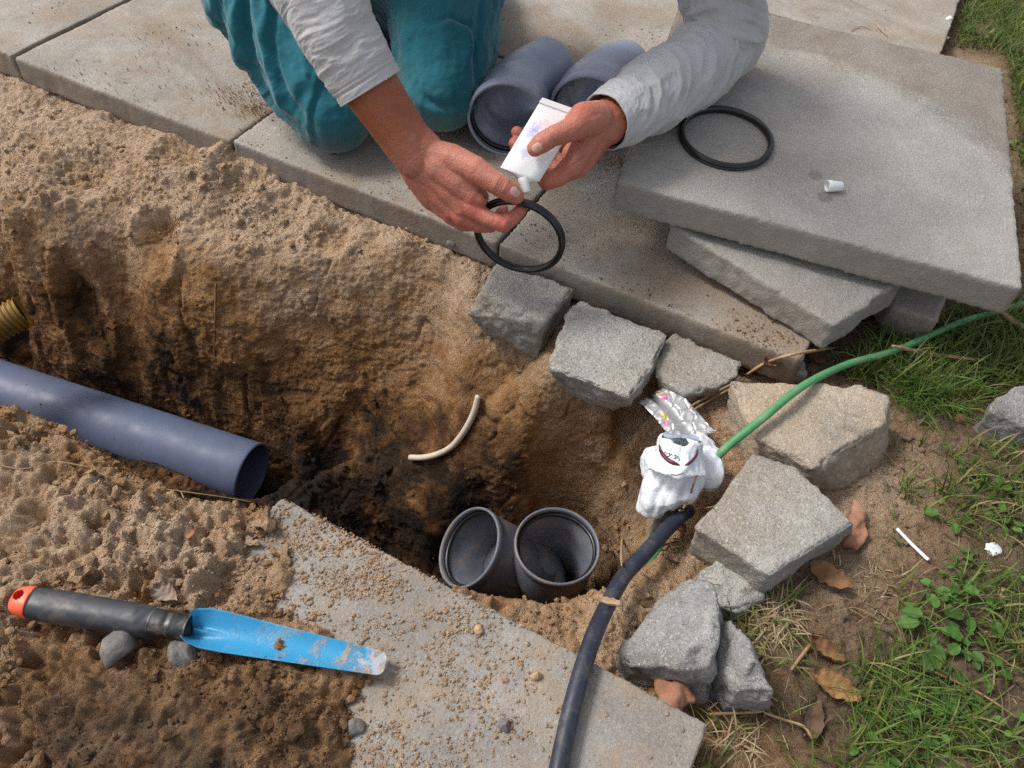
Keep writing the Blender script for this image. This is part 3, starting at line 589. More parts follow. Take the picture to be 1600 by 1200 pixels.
# ---------------------------------------------------------------- seals
def ring(name, C, N, R, label):
    prof = [(-.0052, R-.0070), (-.0052, R-.002), (-.004, R), (-.0024, R), (-.0014, R-.0016), (0, R-.0016), (.0012, R), (.0026, R), (.0034, R-.0016), (.0042, R-.0016), (.0052, R-.0032), (.0052, R-.0060), (.0016, R-.0084), (-.0016, R-.0084)]
    return props(add(name, *lathe(C, N, prof, 160), M['rubber']), label, 'rubber seal', 'black rubber pipe seals')
p0, nn = hitn(1133, 219); ring('rubber_seal', p0+nn*.0058, nn, .0685, 'black rubber ring lying flat on the topmost slab beside the elbow')
def fit_ring(px, py, zc, R, want):
    C = D(px, py, zc); best = None; th = np.linspace(0, 2*math.pi, 40, endpoint=False)
    for yaw in range(-80, 81, 4):
        for pt in range(-36, 37, 4):
            y, q = math.radians(yaw), math.radians(pt); n = np.array([math.sin(y)*math.cos(q), -math.cos(y)*math.cos(q), math.sin(q)])
            a = np.cross(n, [0, 0, 1]); a /= np.linalg.norm(a); b = np.cross(a, n)
            x, _ = PX(C+R*(np.cos(th)[:, None]*a+np.sin(th)[:, None]*b)); cv = np.cov(x.T, bias=True)*2
            e = abs(cv[0, 0]-want[0])+abs(cv[0, 1]-want[1])+abs(cv[1, 1]-want[2])+abs(pt)*4
            if best is None or e < best[0]: best = (e, n)
    return C, best[1]
RC, RN = fit_ring(811, 370, 1.06, .0605, (4700, 770, 3200))
ring('rubber_seal', RC, RN, .0625, 'black rubber ring held between thumb and finger above the paving')
# ---------------------------------------------------------------- white tube held in the hand
def tube_obj():
    crL, crR = D(843, 160, 1.005), D(905, 182, 1.005); shL, shR = D(782, 261, 1.015), D(843, 284, 1.015)
    nz0, nz1 = D(819, 283, 1.012), D(824, 303, 1.012); n = 40; k = 48; V = []
    view = CO-(crL+shR)/2; view /= np.linalg.norm(view)
    for i in range(n):
        t = i/(n-1)
        if t < .72: s = t/.72; a = crL+(shL-crL)*s; b = crR+(shR-crR)*s; th = .0008+.0105*math.sin(min(1, s*1.05)*math.pi/2)**1.2*(1 if s > .06 else .3)
        else:
            s = (t-.72)/.28; m = nz0+(shL-shR)/np.linalg.norm(shL-shR)*0; a = shL+(m-shL)*s**1.1+(shL-shR)*.04*(1-s); b = shR+(m-shR)*s**1.1; th = .0112*(1-s)+.0045*s
            a = a+(shL-shR)/np.linalg.norm(shL-shR)*.005*s; b = b-(shL-shR)/np.linalg.norm(shL-shR)*.005*s
        c = (a+b)/2; h = (b-a)/2
        for j in range(k):
            q = 2*math.pi*j/k; V.append(c+h*math.cos(q)*(abs(math.cos(q))**-.12 if abs(math.cos(q)) > .2 else 1)+view*th*math.sin(q))
    V = np.array(V); F = [(i*k+j, i*k+(j+1) % k, i*k+k+(j+1) % k, i*k+k+j) for i in range(n-1) for j in range(k)]+[tuple(range(k)), tuple(range(n*k-1, n*k-k-1, -1))]
    V = V+view*(.0011*fbm(V, 45, 3, 3))[:, None]
    t = empty('squeeze_tube', (crL+shR)/2-np.array([0, 0, .03]), 'soft white plastic tube with smudged blue and pink print, gripped between the two hands', 'tube')
    a = Mt('white_tube_film', .42, .5); c = a.mix(a.mr(a.noise(30, 3), .3, .7), (.80, .80, .79), (.87, .87, .86))
    org = np.array(t.location)
    for P_, R_, cl, am in ((D(829, 205, 1.0), .0105, (.3, .36, .74), .6), (D(821, 236, 1.0), .0085, (.33, .35, .66), .5), (D(852, 192, 1.0), .009, (.85, .45, .45), .4), (D(838, 196, 1.0), .007, (.35, .3, .7), .6)):
        vm = a.n('VectorMath', operation='DISTANCE'); a.put(vm.inputs[0], a.co); vm.inputs[1].default_value = tuple(P_-org)
        dd = a.math('ADD', vm.outputs['Value'], a.mr(a.noise(180, 3), .3, .7, -.003, .003))
        c = a.mix(a.mr(dd, R_*.4, R_*1.35, am, 0, True), c, cl)
    a.col(c); a.b.inputs['Subsurface Weight'].default_value = .15; a.b.inputs['Subsurface Radius'].default_value = (.004, .004, .004); a.bump([(a.noise(60, 3), .2, .002)])
    add('tube_body', V, F, a.m, t)
    ax = (nz1-nz0); ax /= np.linalg.norm(ax)
    add('nozzle', *lathe(nz0-ax*.004, ax, [(0, .0075), (.004, .0075), (.006, .0068), (.018, .0052), (.020, .0038), (.02, .0001), (0, .0001)], 32, False), M['white'], t)
    q = (crR-crL)/np.linalg.norm(crR-crL); w = (crL-shL); w /= np.linalg.norm(w)
    V, F = prism(np.array([crL-q*.001+view*.0012, crR+q*.001+view*.0012, crR+w*.007+view*.0012, crL+w*.007+view*.0012]), np.array([crL-q*.001-view*.0012, crR+q*.001-view*.0012, crR+w*.007-view*.0012, crL+w*.007-view*.0012]))
    add('crimp', V, F, M['white'], t, smooth=False)
tube_obj()
p0, nn = hitn(1299, 298); cx = np.array([-.95, -.12, 0.]); cx = cx-nn*(cx@nn)
props(add('tube_cap', *lathe(p0+nn*.008+cx*.010, -cx, [(0, .0076), (.001, .0083), (.005, .0081), (.0205, .0063), (.0218, .0053), (.0218, .0002), (.017, .0002), (.017, .0045), (.003, .0066), (0, .0068)], 40), M['white']), 'small white ribbed cap lying on the topmost slab', 'cap')
# ---------------------------------------------------------------- trowel
def trowel():
    a = G(20, 937, .036); m = G(298, 982, .034); e = G(603, 1041, .012)
    t = empty('garden_trowel', (a+e)/2*np.array([1, 1, 0])+np.array([0, 0, .005]), 'garden trowel with blue blade and dark grey handle lying on the sand', 'trowel')
    d = (m-a); L = np.linalg.norm(d); d /= L; up = np.array([0, 0, 1.]); sd_ = np.cross(d, up); sd_ /= np.linalg.norm(sd_); up = np.cross(sd_, d)
    def body(ss, ws, hs, k=40, pw=.8):
        V = [];
        for s, w, h in zip(ss, ws, hs):
            c = a+d*s*L
            for j in range(k):
                q = 2*math.pi*j/k; V.append(c+sd_*w*np.sign(math.cos(q))*abs(math.cos(q))**pw+up*h*np.sign(math.sin(q))*abs(math.sin(q))**pw)
        n = len(ss); F = [(i*k+j, i*k+(j+1) % k, i*k+k+(j+1) % k, i*k+k+j) for i in range(n-1) for j in range(k)]+[tuple(range(k)), tuple(range(n*k-1, n*k-k-1, -1))]
        return np.array(V), F
    s = np.linspace(.115, .80, 40); w = np.interp(s, [.115, .3, .6, .74, .80], [.0146, .0152, .0144, .0154, .013]); h = np.interp(s, [.115, .3, .6, .74, .8], [.0125, .0135, .0135, .0140, .012])
    V, F = body(s, w, h); q = (V-a)@d/L; lat = (V-a)@sd_
    g_ = np.exp(-((q-.735-lat*1.6)/.008)**2)+np.exp(-((q-.765-lat*1.6)/.008)**2); c = a+d*((V-a)@d)[:, None]; V = V-(V-c)*(.10*g_)[:, None]
    add('grip', V, F, M['grip'], t)
    s = np.linspace(.79, .99, 20); V, F = body(s, np.interp(s, [.79, .86, .87, .885, .89, .99], [.013, .0125, .0115, .0115, .0124, .0112]), np.interp(s, [.79, .86, .87, .885, .89, .99], [.012, .0118, .0108, .0108, .0118, .010]), 36)
    add('ferrule', V, F, M['ferrule'], t)
    s = np.array([.0, .004, .015, .035, .06, .085, .116]); V, F = body(s, np.array([.004, .008, .011, .0130, .0140, .0146, .0147]), np.array([.003, .006, .0085, .0105, .0115, .0122, .0126]))
    V, F, N = remesh(V, F, .0011, 2); hc = a+d*.052*L+sd_*-.0015
    r = np.linalg.norm(np.cross(V-hc, up), axis=1); cap = add('end_cap', V, F, M['orange'], t)
    # hanging hole: cut by pulling both faces together inside a small circle
    me = cap.data; bm = bmesh.new(); bm.from_mesh(me); off = Vector(hc-np.array(t.location)); u3 = Vector(up)
    dl = [f for f in bm.faces if ((f.calc_center_median()-off)-u3*((f.calc_center_median()-off).dot(u3))).length < .0052]
    bmesh.ops.delete(bm, geom=dl, context='FACES'); bm.to_mesh(me); bm.free()
    th = np.linspace(0, 2*math.pi, 24, endpoint=False); V, F = [], []
    for zz in (.0095, -.0105):
        for q in th: V.append(hc+sd_*.0053*math.cos(q)+d*.0053*math.sin(q)+up*zz)
    F = [(j, (j+1) % 24, 24+(j+1) % 24, 24+j) for j in range(24)]; add('hanging_hole', V, F, M['orange'], cap)
    # blade: a hollow channel narrowing to a rounded tip
    b0 = m-d*.004; bd = e-b0; BL = np.linalg.norm(bd); bd /= BL; bs = np.cross(bd, [0, 0, 1.]); bs /= np.linalg.norm(bs); bu = np.cross(bs, bd); nu_, nv_ = 90, 30; T = []; Bt = []
    for i in range(nu_):
        s = i/(nu_-1); w = np.interp(s, [0, .03, .10, .2, .97, .99, 1], [.0120, .0160, .0192, .0190, .0115, .0092, .0035]); dep = np.interp(s, [0, .12, .35, 1], [.017, .0125, .0085, .0035])
        for j in range(nv_):
            v = j/(nv_-1)*2-1; pnch = .010*math.exp(-(s/.13)**2)*math.exp(-(v/.42)**2); zz = dep*abs(v)**2.0-.0075*(1-s)*0-dep*.55
            zz -= pnch*.8*(1-2*math.exp(-((v+.05)/.16)**2)*(s > .03)*(1-s/.28 if s < .28 else 0))
            p = b0+bd*s*BL+bs*w*v+bu*(zz+.004); T.append(p)
    T = np.array(T); V = np.vstack([T, T-bu*.0016]); k = nu_*nv_; F = []
    for i in range(nu_-1):
        for j in range(nv_-1):
            q = i*nv_+j; F.append((q, q+nv_, q+nv_+1, q+1)); F.append((k+q, k+q+1, k+q+nv_+1, k+q+nv_))
    for i in range(nu_-1):
        for j in (0, nv_-1):
            q = i*nv_+j; f = (q, q+nv_, q+nv_+k, q+k); F.append(f if j else f[::-1])
    for j in range(nv_-1):
        for i in (0, nu_-1):
            q = i*nv_+j; f = (q, q+1, q+1+k, q+k); F.append(f if i == 0 else f[::-1])
    s_at = np.concatenate([np.repeat(np.linspace(0, 1, nu_), nv_)]*2)
    a_ = Mt('blue_painted_steel', .3, .5); f = a_.attr('along'); nz = a_.noise(70, 7, .7); wear = a_.mr(a_.math('ADD', f, a_.mr(nz, .3, .7, -.14, .14)), .86, .92)
    c = a_.mix(a_.mr(a_.noise(25, 4), .3, .7), (.028, .25, .47), (.042, .31, .54)); c = a_.mix(a_.mr(a_.noise(110, 6, .7), .57, .66, 0, .6), c, (.02, .12, .24))
    c = a_.mix(wear, c, (.40, .41, .42)); sandy = a_.math('MULTIPLY', a_.mr(a_.noise(60, 8, .75, .5), .50, .58), a_.mr(f, .35, .9, .12, 1)); c = a_.mix(sandy, c, (.40, .30, .2)); a_.col(c)
    a_.rgh(a_.mr(sandy, 0, 1, .3, .9)); a_.bump([(a_.noise(400, 4, .7), .25, .001), (sandy, .6, .0012)]); add('blade', V, F, a_.m, t, attrs=dict(along=s_at))
trowel()
# ---------------------------------------------------------------- hoses and sticks
P = spline([G(*q) for q in [(1700, 440, -.035), (1575, 482, -.03), (1500, 504, -.028), (1400, 547, -.02), (1325, 569, -.002), (1255, 603, .022), (1190, 655, .014), (1128, 706, -.01), (1092, 752, -.025), (1063, 795, -.05), (1042, 826, -.062), (1022, 868, -.08), (1008, 892, -.12)]], 160)
props(add('garden_hose', *sweep(P, np.interp(np.arange(len(P)), [0, 60, 120], [.0044, .0050, .0056])*(1+.02*fbm(P, 60, 2, 3)), 24), M['hose_green']), 'thin green hose running from the grass over the sandy block to the white bag', 'hose')
P = spline([G(*q) for q in [(1075, 798, -.06), (1062, 808, -.048), (1043, 826, -.042), (1010, 862, -.036), (975, 900, -.025), (948, 948, -.008), (926, 998, .008), (905, 1062, .012), (889, 1125, .0105), (872, 1205, .0105), (850, 1320, .0105), (820, 1500, .0)]], 150)
props(add('cable_conduit', *sweep(P, .0088*(1+.025*fbm(P, 40, 3, 8)), 28), M['conduit']), 'thick dark blue-black conduit running from the white bag across the near slab', 'conduit')
props(add('bent_stick', *line_on([(747, 621), (741, 645), (728, 672), (708, 698), (686, 711), (662, 717), (641, 717)], .0052, .004, 60, 12, (.8, 1), .006), M['stickw']), 'bent dirty white plastic stick lying on the sandy wall of the pit', 'plastic stick')
p, q = G(1046, 800, -.06), G(1006, 872, -.13); ax = q-p; sdv = np.cross(ax, CF); sdv = sdv/np.linalg.norm(sdv)*.012; up_ = np.cross(sdv, ax); up_ = up_/np.linalg.norm(up_)*.006
V, F = prism(np.array([p-sdv+up_, p+sdv+up_, q+sdv*.9+up_, q-sdv*.9+up_]), np.array([p-sdv-up_, p+sdv-up_, q+sdv*.9-up_, q-sdv*.9-up_])); V, F, N = remesh(V, F, .002, 1)
props(add('wooden_stake', V+N*(.002*fbm(V*np.array([1, 1, .4]), 90, 3, 4))[:, None], F, M['post']), 'weathered grey stake under the white bag at the pit edge', 'stake')
# ---------------------------------------------------------------- white bag bundle and foil wrapper
def bundle():
    mb = MB(); z = -.02; E_ = lambda px, py, z, r: mb.put(*ball(G(px, py, z), r, k=28, n=18))
    E_(1058, 745, -.018, (.034, .032, .030)); E_(1095, 738, -.028, (.031, .024, .024)); E_(1108, 720, -.03, (.018, .018, .02)); E_(1035, 768, -.03, (.026, .024, .022)); E_(1018, 785, -.04, (.016, .016, .02)); E_(1022, 722, -.022, (.017, .021, .022)); E_(1090, 702, -.03, (.022, .018, .02))
    n0, n1 = G(1058, 735, 0.), G(1064, 688, .026); mb.put(*sweep(np.array([n0, n0*.7+n1*.3, n0*.35+n1*.65, n1]), np.array([.034, .029, .0255, .0245]), 40))
    V, F, N = remesh(*mb.out(), .0012, 10); P = V+.004*np.stack([fbm(V, 60, 2, 1), fbm(V, 60, 2, 2), fbm(V, 60, 2, 3)], -1)
    f1, f2 = worley(P*np.array([1, .8, .6]), 30, 3); g_ = np.random.default_rng(4); cr = 0
    for fq, am in ((20, .0042), (27, .0034), (38, .0026), (52, .002), (75, .0013), (100, .0009)):
        dr = g_.normal(size=3); dr /= np.linalg.norm(dr); cr = cr+am*(np.abs(((P@dr)*fq+g_.random()) % 1*2-1)*2-1)
    V = V+N*(cr*.55)[:, None]
    ax = (n1-n0)/np.linalg.norm(n1-n0); q = V-n1; h = q@ax; rad = np.linalg.norm(q-h[:, None]*ax, axis=1); ins = sstep(.0222, .0205, rad)*sstep(-.012, -.003, h); V = V-ax*(ins*.016)[:, None]
    t = empty('wrapped_pipe_end', np.array([n0[0], n0[1], -.07]), 'pipe end wrapped in crumpled white plastic bag beside the foil wrapper', 'bag')
    a = Mt('white_bag_film', .38, .5); a.col(a.mix(a.mr(a.noise(20, 4), .3, .7), (.62, .64, .67), (.74, .75, .765))); a.b.inputs['Subsurface Weight'].default_value = .2; a.b.inputs['Subsurface Radius'].default_value = (.006, .006, .006)
    a.bump([(a.noise(90, 3, .5, 1.5), .5, .003), (a.noise(300, 2), .15, .001)])
    add('bag', V, F, a.m, t)
    th = np.linspace(0, 2*math.pi, 40, endpoint=False); e1 = np.cross(ax, [1, 0, 0]); e1 /= np.linalg.norm(e1); e2 = np.cross(ax, e1)
    rim = n1+ax*.0045; V = [rim+(e1*math.cos(q)+e2*math.sin(q))*.0212*r+ax*.0016*math.sin(q*3+r*5) for r in (1., .72, .45, .2) for q in th]+[rim]
    F = [(i*40+j, i*40+(j+1) % 40, i*40+40+(j+1) % 40, i*40+40+j) for i in range(3) for j in range(40)]+[(120+j, 120+(j+1) % 40, 160) for j in range(40)]
    add('inner_film', V, F, plain('blue_grey_film', (.36, .42, .52), .4, .5, .15, 60, (120, .5, .002)), t)
    # purple band below the neck, seen in two arcs, and the black scribble above it
    cen = n0+(n1-n0)*.36; pm = plain('purple_band', (.09, .018, .04), .5, .4, .2, 60)
    from mathutils.bvhtree import BVHTree
    bag = t.children[0] if t.children else [o for o in bpy.data.objects if o.parent == t][0]
    co = np.array(t.location); bt = BVHTree.FromPolygons([tuple(v.co) for v in bag.data.vertices], [tuple(p.vertices) for p in bag.data.polygons])
    def stick_on(px, py, off):
        d = ray(px, py); d /= np.linalg.norm(d); h = bt.ray_cast(Vector(CO-co), Vector(d)); 
        return None if h[0] is None else np.array(h[0])+co-d*off
    def strip(pts, w, mat, name, n=40):
        C_ = spline([np.array([*p, 0.]) for p in pts], n); P = [stick_on(c[0], c[1], .0006) for c in C_]; P = np.array([p for p in P if p is not None])
        if len(P) < 4: return
        add(name, *sweep(P, w*np.interp(np.linspace(0, 1, len(P)), [0, .2, .8, 1], [.3, 1, 1, .3]), 8), mat, t)
    strip([(1030, 695), (1035, 709), (1046, 720), (1062, 727)], .0024, pm, 'band'); strip([(1070, 727), (1079, 722), (1087, 712), (1090, 702)], .0018, pm, 'band'); strip([(1047, 741), (1058, 742), (1070, 738)], .0004, pm, 'band')
    for s in ([(1037, 708), (1040, 706), (1041, 711)], [(1042, 709), (1046, 708), (1045, 713), (1042, 712)], [(1047, 713), (1049, 709), (1051, 714)], [(1052, 712), (1056, 711), (1055, 716), (1052, 716)], [(1057, 717), (1059, 713), (1062, 718), (1060, 720)], [(1029, 701), (1032, 699), (1033, 704)]):
        strip(s, .00035, M['rubber'], 'lettering', 12)
bundle()
def foil():
    c = [G(998, 630, -.05), G(1044, 603, -.045), G(1117, 671, -.04), G(1064, 700, -.045)]; n, m = 90, 56; V = []; u = np.linspace(0, 1, n); v = np.linspace(0, 1, m)
    U, Vv = np.meshgrid(u, v, indexing='ij'); U, Vv = U.ravel(), Vv.ravel()
    P = (c[0][None]*((1-U)*(1-Vv))[:, None]+c[1][None]*((1-U)*Vv)[:, None]+c[2][None]*(U*Vv)[:, None]+c[3][None]*(U*(1-Vv))[:, None])
    f1, f2 = worley(P, 70, 3); g1, g2 = worley(P, 160, 8)
    P[:, 2] += .0032*f1-.0016*np.exp(-((f2-f1)/.12)**2)+.0009*g1+.014*np.exp(-((Vv-.42)/.07)**2)*-1+.004*np.sin(U*5); edge = .0025*np.sign(np.sin(Vv*120))*((U < .02)|(U > .98))
    P[:, 0] += edge; V = np.vstack([P, P-np.array([0, 0, .0007])]); k = n*m
    F = [(i*m+j, (i+1)*m+j, (i+1)*m+j+1, i*m+j+1) for i in range(n-1) for j in range(m-1)]; F += [tuple(k+x for x in f[::-1]) for f in F]
    colr = np.tile([.52, .52, .52, 1.], (k, 1)); 
    for (a, b, ra, rb, cl) in ((.06, .62, .05, .06, (.6, .5, .08)), (.14, .60, .06, .10, (.62, .16, .32)), (.43, .22, .05, .08, (.66, .52, .07)), (.55, .12, .06, .08, (.65, .25, .38)), (.06, .9, .03, .08, (.6, .5, .08))):
        w = sstep(1.3, .7, np.sqrt(((U-a)/ra)**2+((Vv-b)/rb)**2)+.4*fbm(P, 150, 2, 2)); colr[:, :3] = colr[:, :3]*(1-w[:, None])+np.array(cl)*w[:, None]
    a = Mt('foil', .28, .6); a.col(a.attr('tint', 'Color')); a.b.inputs['Metallic'].default_value = .5; a.rgh(a.mr(a.noise(60, 4), .3, .7, .35, .55)); a.bump([(a.noise(120, 4, .6, 1), .35, .0015)])
    props(add('foil_wrapper', V, F, a.m, attrs=dict(tint=np.vstack([colr, colr]))), 'torn silver foil wrapper with yellow and pink print behind the white bag', 'wrapper')
foil()
# ---------------------------------------------------------------- small litter
def lump(name, px, py, r, mat, label, cat, group=None, s=0, flat=.7, amp=.3, lift=.3, vox=None):
    c = hit(px, py); rr = np.array([r, r*.8, r*flat]); a = s*1.3; Rm = np.array([[math.cos(a), -math.sin(a), 0], [math.sin(a), math.cos(a), 0], [0, 0, 1]])
    V, F = ball([0, 0, 0], rr, Rm, 28, 20); g = np.random.default_rng(s+50); nd = g.normal(size=(11, 3)); nd /= np.linalg.norm(nd, axis=1)[:, None]; q = V/np.linalg.norm(V, axis=1)[:, None]; cut = np.min(.72/np.clip(q@nd.T, .05, 9), axis=1).clip(.5, 1); V = V*cut[:, None]*(1+amp*.4*fbm(V+s, 2/r, 4, s))[:, None]
    return props(add(name, V+c+np.array([0, 0, r*flat*lift]), F, mat), label, cat, group)
SG = 'small stones and clods lying on the sand'
lump('stone', 183, 1014, .021, M['stone'], 'grey glassy stone right under the trowel grip', 'stone', SG, 1)
lump('stone', 284, 1027, .018, M['stone'], 'grey stone under the root of the trowel blade', 'stone', SG, 2)
lump('stone', 555, 1138, .0105, M['stone'], 'dark chip lying on the near slab below the trowel tip', 'stone', SG, 3)
lump('stone', 787, 1134, .0075, M['stone'], 'small grey chip on the near slab left of the conduit', 'stone', SG, 4, 1)
lump('stone', 838, 1058, .0065, M['wood'], 'small round tan pebble on the near slab', 'stone', SG, 5, 1)
lump('stone', 748, 985, .006, M['wood'], 'small tan clod near the pit side edge of the near slab', 'stone', SG, 6, 1)
lump('stone', 705, 382, .009, M['stone'], 'dark clod on the sand left of the held ring', 'stone', SG, 7)
lump('stone', 1497, 655, .010, M['clay'], 'reddish pebble beside the block at the right edge', 'stone', SG, 8)
for i, (px, py, r) in enumerate([(868, 1022, .004), (720, 1050, .0035), (690, 935, .006), (655, 990, .005), (1160, 340, .004), (930, 1150, .003)]):
    pass
lump('paper_scrap', 1550, 859, .0125, M['white'], 'crumpled white paper scrap on the lawn near the right edge', 'scrap', None, 3, .35, .6)
lump('wood_chip', 1566, 929, .0085, M['wood'], 'pale square wood chip among the lawn weeds', 'chip', None, 4, .4, .4)
lump('white_scrap', 1483, 30, .009, M['white'], 'white plaster crumb at the lawn edge of the top right slab', 'scrap', None, 5, .6, .5)
lump('white_scrap', 1480, 60, .007, M['white'], 'smaller white crumb nearer the corner of the stacked slab', 'scrap', None, 6, .6, .5)
props(add('plastic_straw', *line_on([(1398, 830), (1422, 855), (1447, 879)], .0021, .006, 20, 8), M['white']), 'thin white stick lying on bare soil right of the red shard', 'stick')
def flat_piece(name, pts, th, mat, label, cat, lift=.004, curl=0, s=0, group=None, n=26):
    P = np.array([hit(*p, lift) for p in pts]); c = P.mean(0); P[:, 2] = c[2]+(P[:, 2]-c[2])*.3
    V, F = prism(P+np.array([0, 0, th]), P); V, F, N = remesh(V, F, max(.0011, th*.45), 1)
    return props(add(name, V+N*(th*.5*fbm(V, 120, 3, s))[:, None]+np.array([0, 0, 1])*(curl*fbm(V, 50, 3, s+3))[:, None], F, mat), label, cat, group)
flat_piece('clay_shard', [(1326, 788), (1350, 802), (1345, 822), (1352, 845), (1334, 866), (1308, 858), (1330, 830)], .006, M['clay'], 'flat red clay shard at the right corner of the light square block', 'shard', curl=.004, s=3)
flat_piece('clay_shard', [(1015, 1060), (1062, 1065), (1085, 1105), (1050, 1112), (1015, 1085)], .01, M['clay'], 'red brick fragment under the big pale lump', 'shard', .0, 0, 5)
P = np.array([G(936, 934, .0), G(955, 936, .004), G(970, 941, .002), G(970, 949, .0), G(950, 946, .002), G(938, 943, -.003)]); V, F = prism(P+np.array([0, 0, .005]), P); V, F, N = remesh(V, F, .0011, 1)
props(add('wood_splinter', V+N*(.0012*fbm(V*np.array([.4, 1, 1]), 160, 3, 6))[:, None], F, M['wood']), 'small wood splinter lying across the dark conduit', 'splinter')
def leaf(px, py, L, w, ang, mat, label, s=0, curl=.5, up=0.):
    c = hit(px, py, .006+up); n, m = 40, 26; a = math.radians(ang); U = np.linspace(0, 1, n); V = []
    dx = np.array([math.cos(a), math.sin(a), 0]); dy = np.array([-math.sin(a), math.cos(a), 0])
    for u in U:
        ww = w*math.sin(math.pi*min(1, u**.8*.97+.015))**.75*(1+.04*math.sin(u*38+s)+.05*math.sin(u*17+2*s))
        for v in np.linspace(-1, 1, m):
            z = curl*w*(v*v*.7-.25)+.10*w*math.sin(u*28+abs(v)*2)*abs(v)+.25*L*curl*(u-.5)**2; V.append(c+dx*(u-.5)*L+dy*v*ww*(1-.25*curl*v*v)+np.array([0, 0, z+.003]))
    V = np.array(V); V[:, 2] += .003*fbm(V, 90, 3, s); k = n*m; F = [(i*m+j, (i+1)*m+j, (i+1)*m+j+1, i*m+j+1) for i in range(n-1) for j in range(m-1)]
    F2 = [tuple(k+x for x in f[::-1]) for f in F]; return props(add('dead_leaf', np.vstack([V, V-np.array([0, 0, .0006])]), F+F2, mat), label, 'leaf', 'dead leaves round the blocks')
leaf(1292, 908, .050, .017, -28, M['leafbrown'], 'curled brown ribbed leaf just below the light square block', 1, .6)
leaf(1285, 1022, .040, .013, -40, M['leafbrown'], 'folded brown leaf in the middle of the three below the light square block', 2, 1.1)
leaf(1300, 1080, .052, .017, -30, plain('tan_leaf', (.28, .155, .065), .75, .25, .4, 50, (160, .6, .003)), 'ochre crumpled leaf lowest and rightmost of the dead leaves', 3, .8)
leaf(1266, 1128, .045, .012, 70, plain('umber_leaf', (.11, .07, .045), .8, .2, .4, 50, (160, .6, .003)), 'dull brown leaf lying on dark soil beside the blue-grey splinter', 4, .6)
leaf(300, 840, .013, .006, 40, M['clay'], 'tiny reddish leaf scrap on the sand near the corner of the near slab', 5, .5)
leaf(262, 935, .028, .012, -20, plain('grey_leaf', (.27, .2, .16), .75, .2, .3, 50), 'greyish torn leaf just above the trowel grip', 6, .7)
leaf(1205, 572, .032, .012, 30, M['leafbrown'], 'brown leaf scrap at the foot of the dry reed by the paving end', 7, .9)
leaf(1270, 566, .03, .012, -30, M['leafbrown'], 'brown leaf scrap beneath the tip of the broken slab', 8, .9)
RG = 'dry stalks lying about'
def stalk(pts, r, label, mat='straw', lift=.008, name='dry_stalk', tp=(.6, .25), n=40): return props(add(name, *line_on(pts, r, lift, n, 6, tp), M[mat]), label, 'stalk', RG)
stalk([(1163, 594), (1195, 575), (1240, 562), (1302, 552)], .0022, 'long dry reed from the small flat block towards the green hose', lift=.012)
stalk([(1076, 641), (1110, 622), (1146, 604)], .0016, 'short dry reed pointing at the silver wrapper')
stalk([(1082, 646), (1112, 628), (1148, 609)], .0016, 'thin dry reed just below the short one at the silver wrapper')
stalk([(1385, 556), (1440, 567), (1514, 577)], .0028, 'dry reed blade in the grass right of the green hose', lift=.02)
stalk([(1555, 505), (1580, 522), (1615, 545)], .005, 'broad dry blade at the right edge below the topmost slab', lift=.02)
stalk([(1188, 1118), (1215, 1128), (1250, 1140), (1264, 1160)], .0015, 'dry straw with frayed end at the bottom, right of the near slab', lift=.01)
stalk([(1100, 1122), (1150, 1120), (1190, 1117)], .0016, 'thin dry straw from the near slab corner', lift=.012)
stalk([(623, 361), (633, 375), (643, 389)], .0018, 'short straw on the sand left of the clenched hand')
stalk([(630, 365), (640, 380), (646, 388)], .0013, 'thinner straw beside the short one left of the clenched hand')
stalk([(971, 824), (967, 860), (964, 905)], .0022, 'upright thin twig at the right rim of the pit', lift=.03)
stalk([(255, 766), (300, 772), (350, 779), (396, 787)], .0013, 'thin root strand on the rim below the drain pipe', 'root', .004, 'root_strand', (1, .5))
stalk([(0, 730), (40, 735), (85, 724), (140, 732)], .0011, 'thin root strand on the sand at the left edge', 'root', .003, 'root_strand', (1, .5))
stalk([(282, 757), (284, 770), (289, 782)], .0009, 'pale grass tip sticking out of the rim below the drain pipe', 'straw', .004)
stalk([(337, 445), (336, 500), (335, 565)], .0011, 'thin root hanging down the trench wall above the drain pipe', 'root', .002, 'root_strand', (1, .5))
stalk([(1335, 1155), (1380, 1040), (1500, 1075), (1590, 1130)], .0012, 'thin brown runner across the lawn at the lower right', 'root', .008, 'root_strand', (1, .5))
stalk([(1365, 30), (1372, 45), (1388, 60)], .0012, 'thin green-brown stalk lying on the top right slab', 'straw', .003)
stalk([(1328, 50), (1345, 43), (1362, 48)], .001, 'thin curled stalk at the edge of the stacked slab and the top right slab', 'straw', .003)
stalk([(1062, 808), (1070, 795), (1078, 770), (1085, 752)], .0012, 'thin root below the white bag', 'root', .02, 'root_strand', (1, .5))
stalk([(1058, 806), (1085, 805), (1112, 800)], .001, 'thin root from the conduit end towards the light square block', 'root', .012, 'root_strand', (1, .5))
stalk([(1262, 1012), (1248, 1030), (1232, 1052)], .002, 'short dark twig between the two middle dead leaves', 'root', .008, 'dry_stalk', (1, .8))
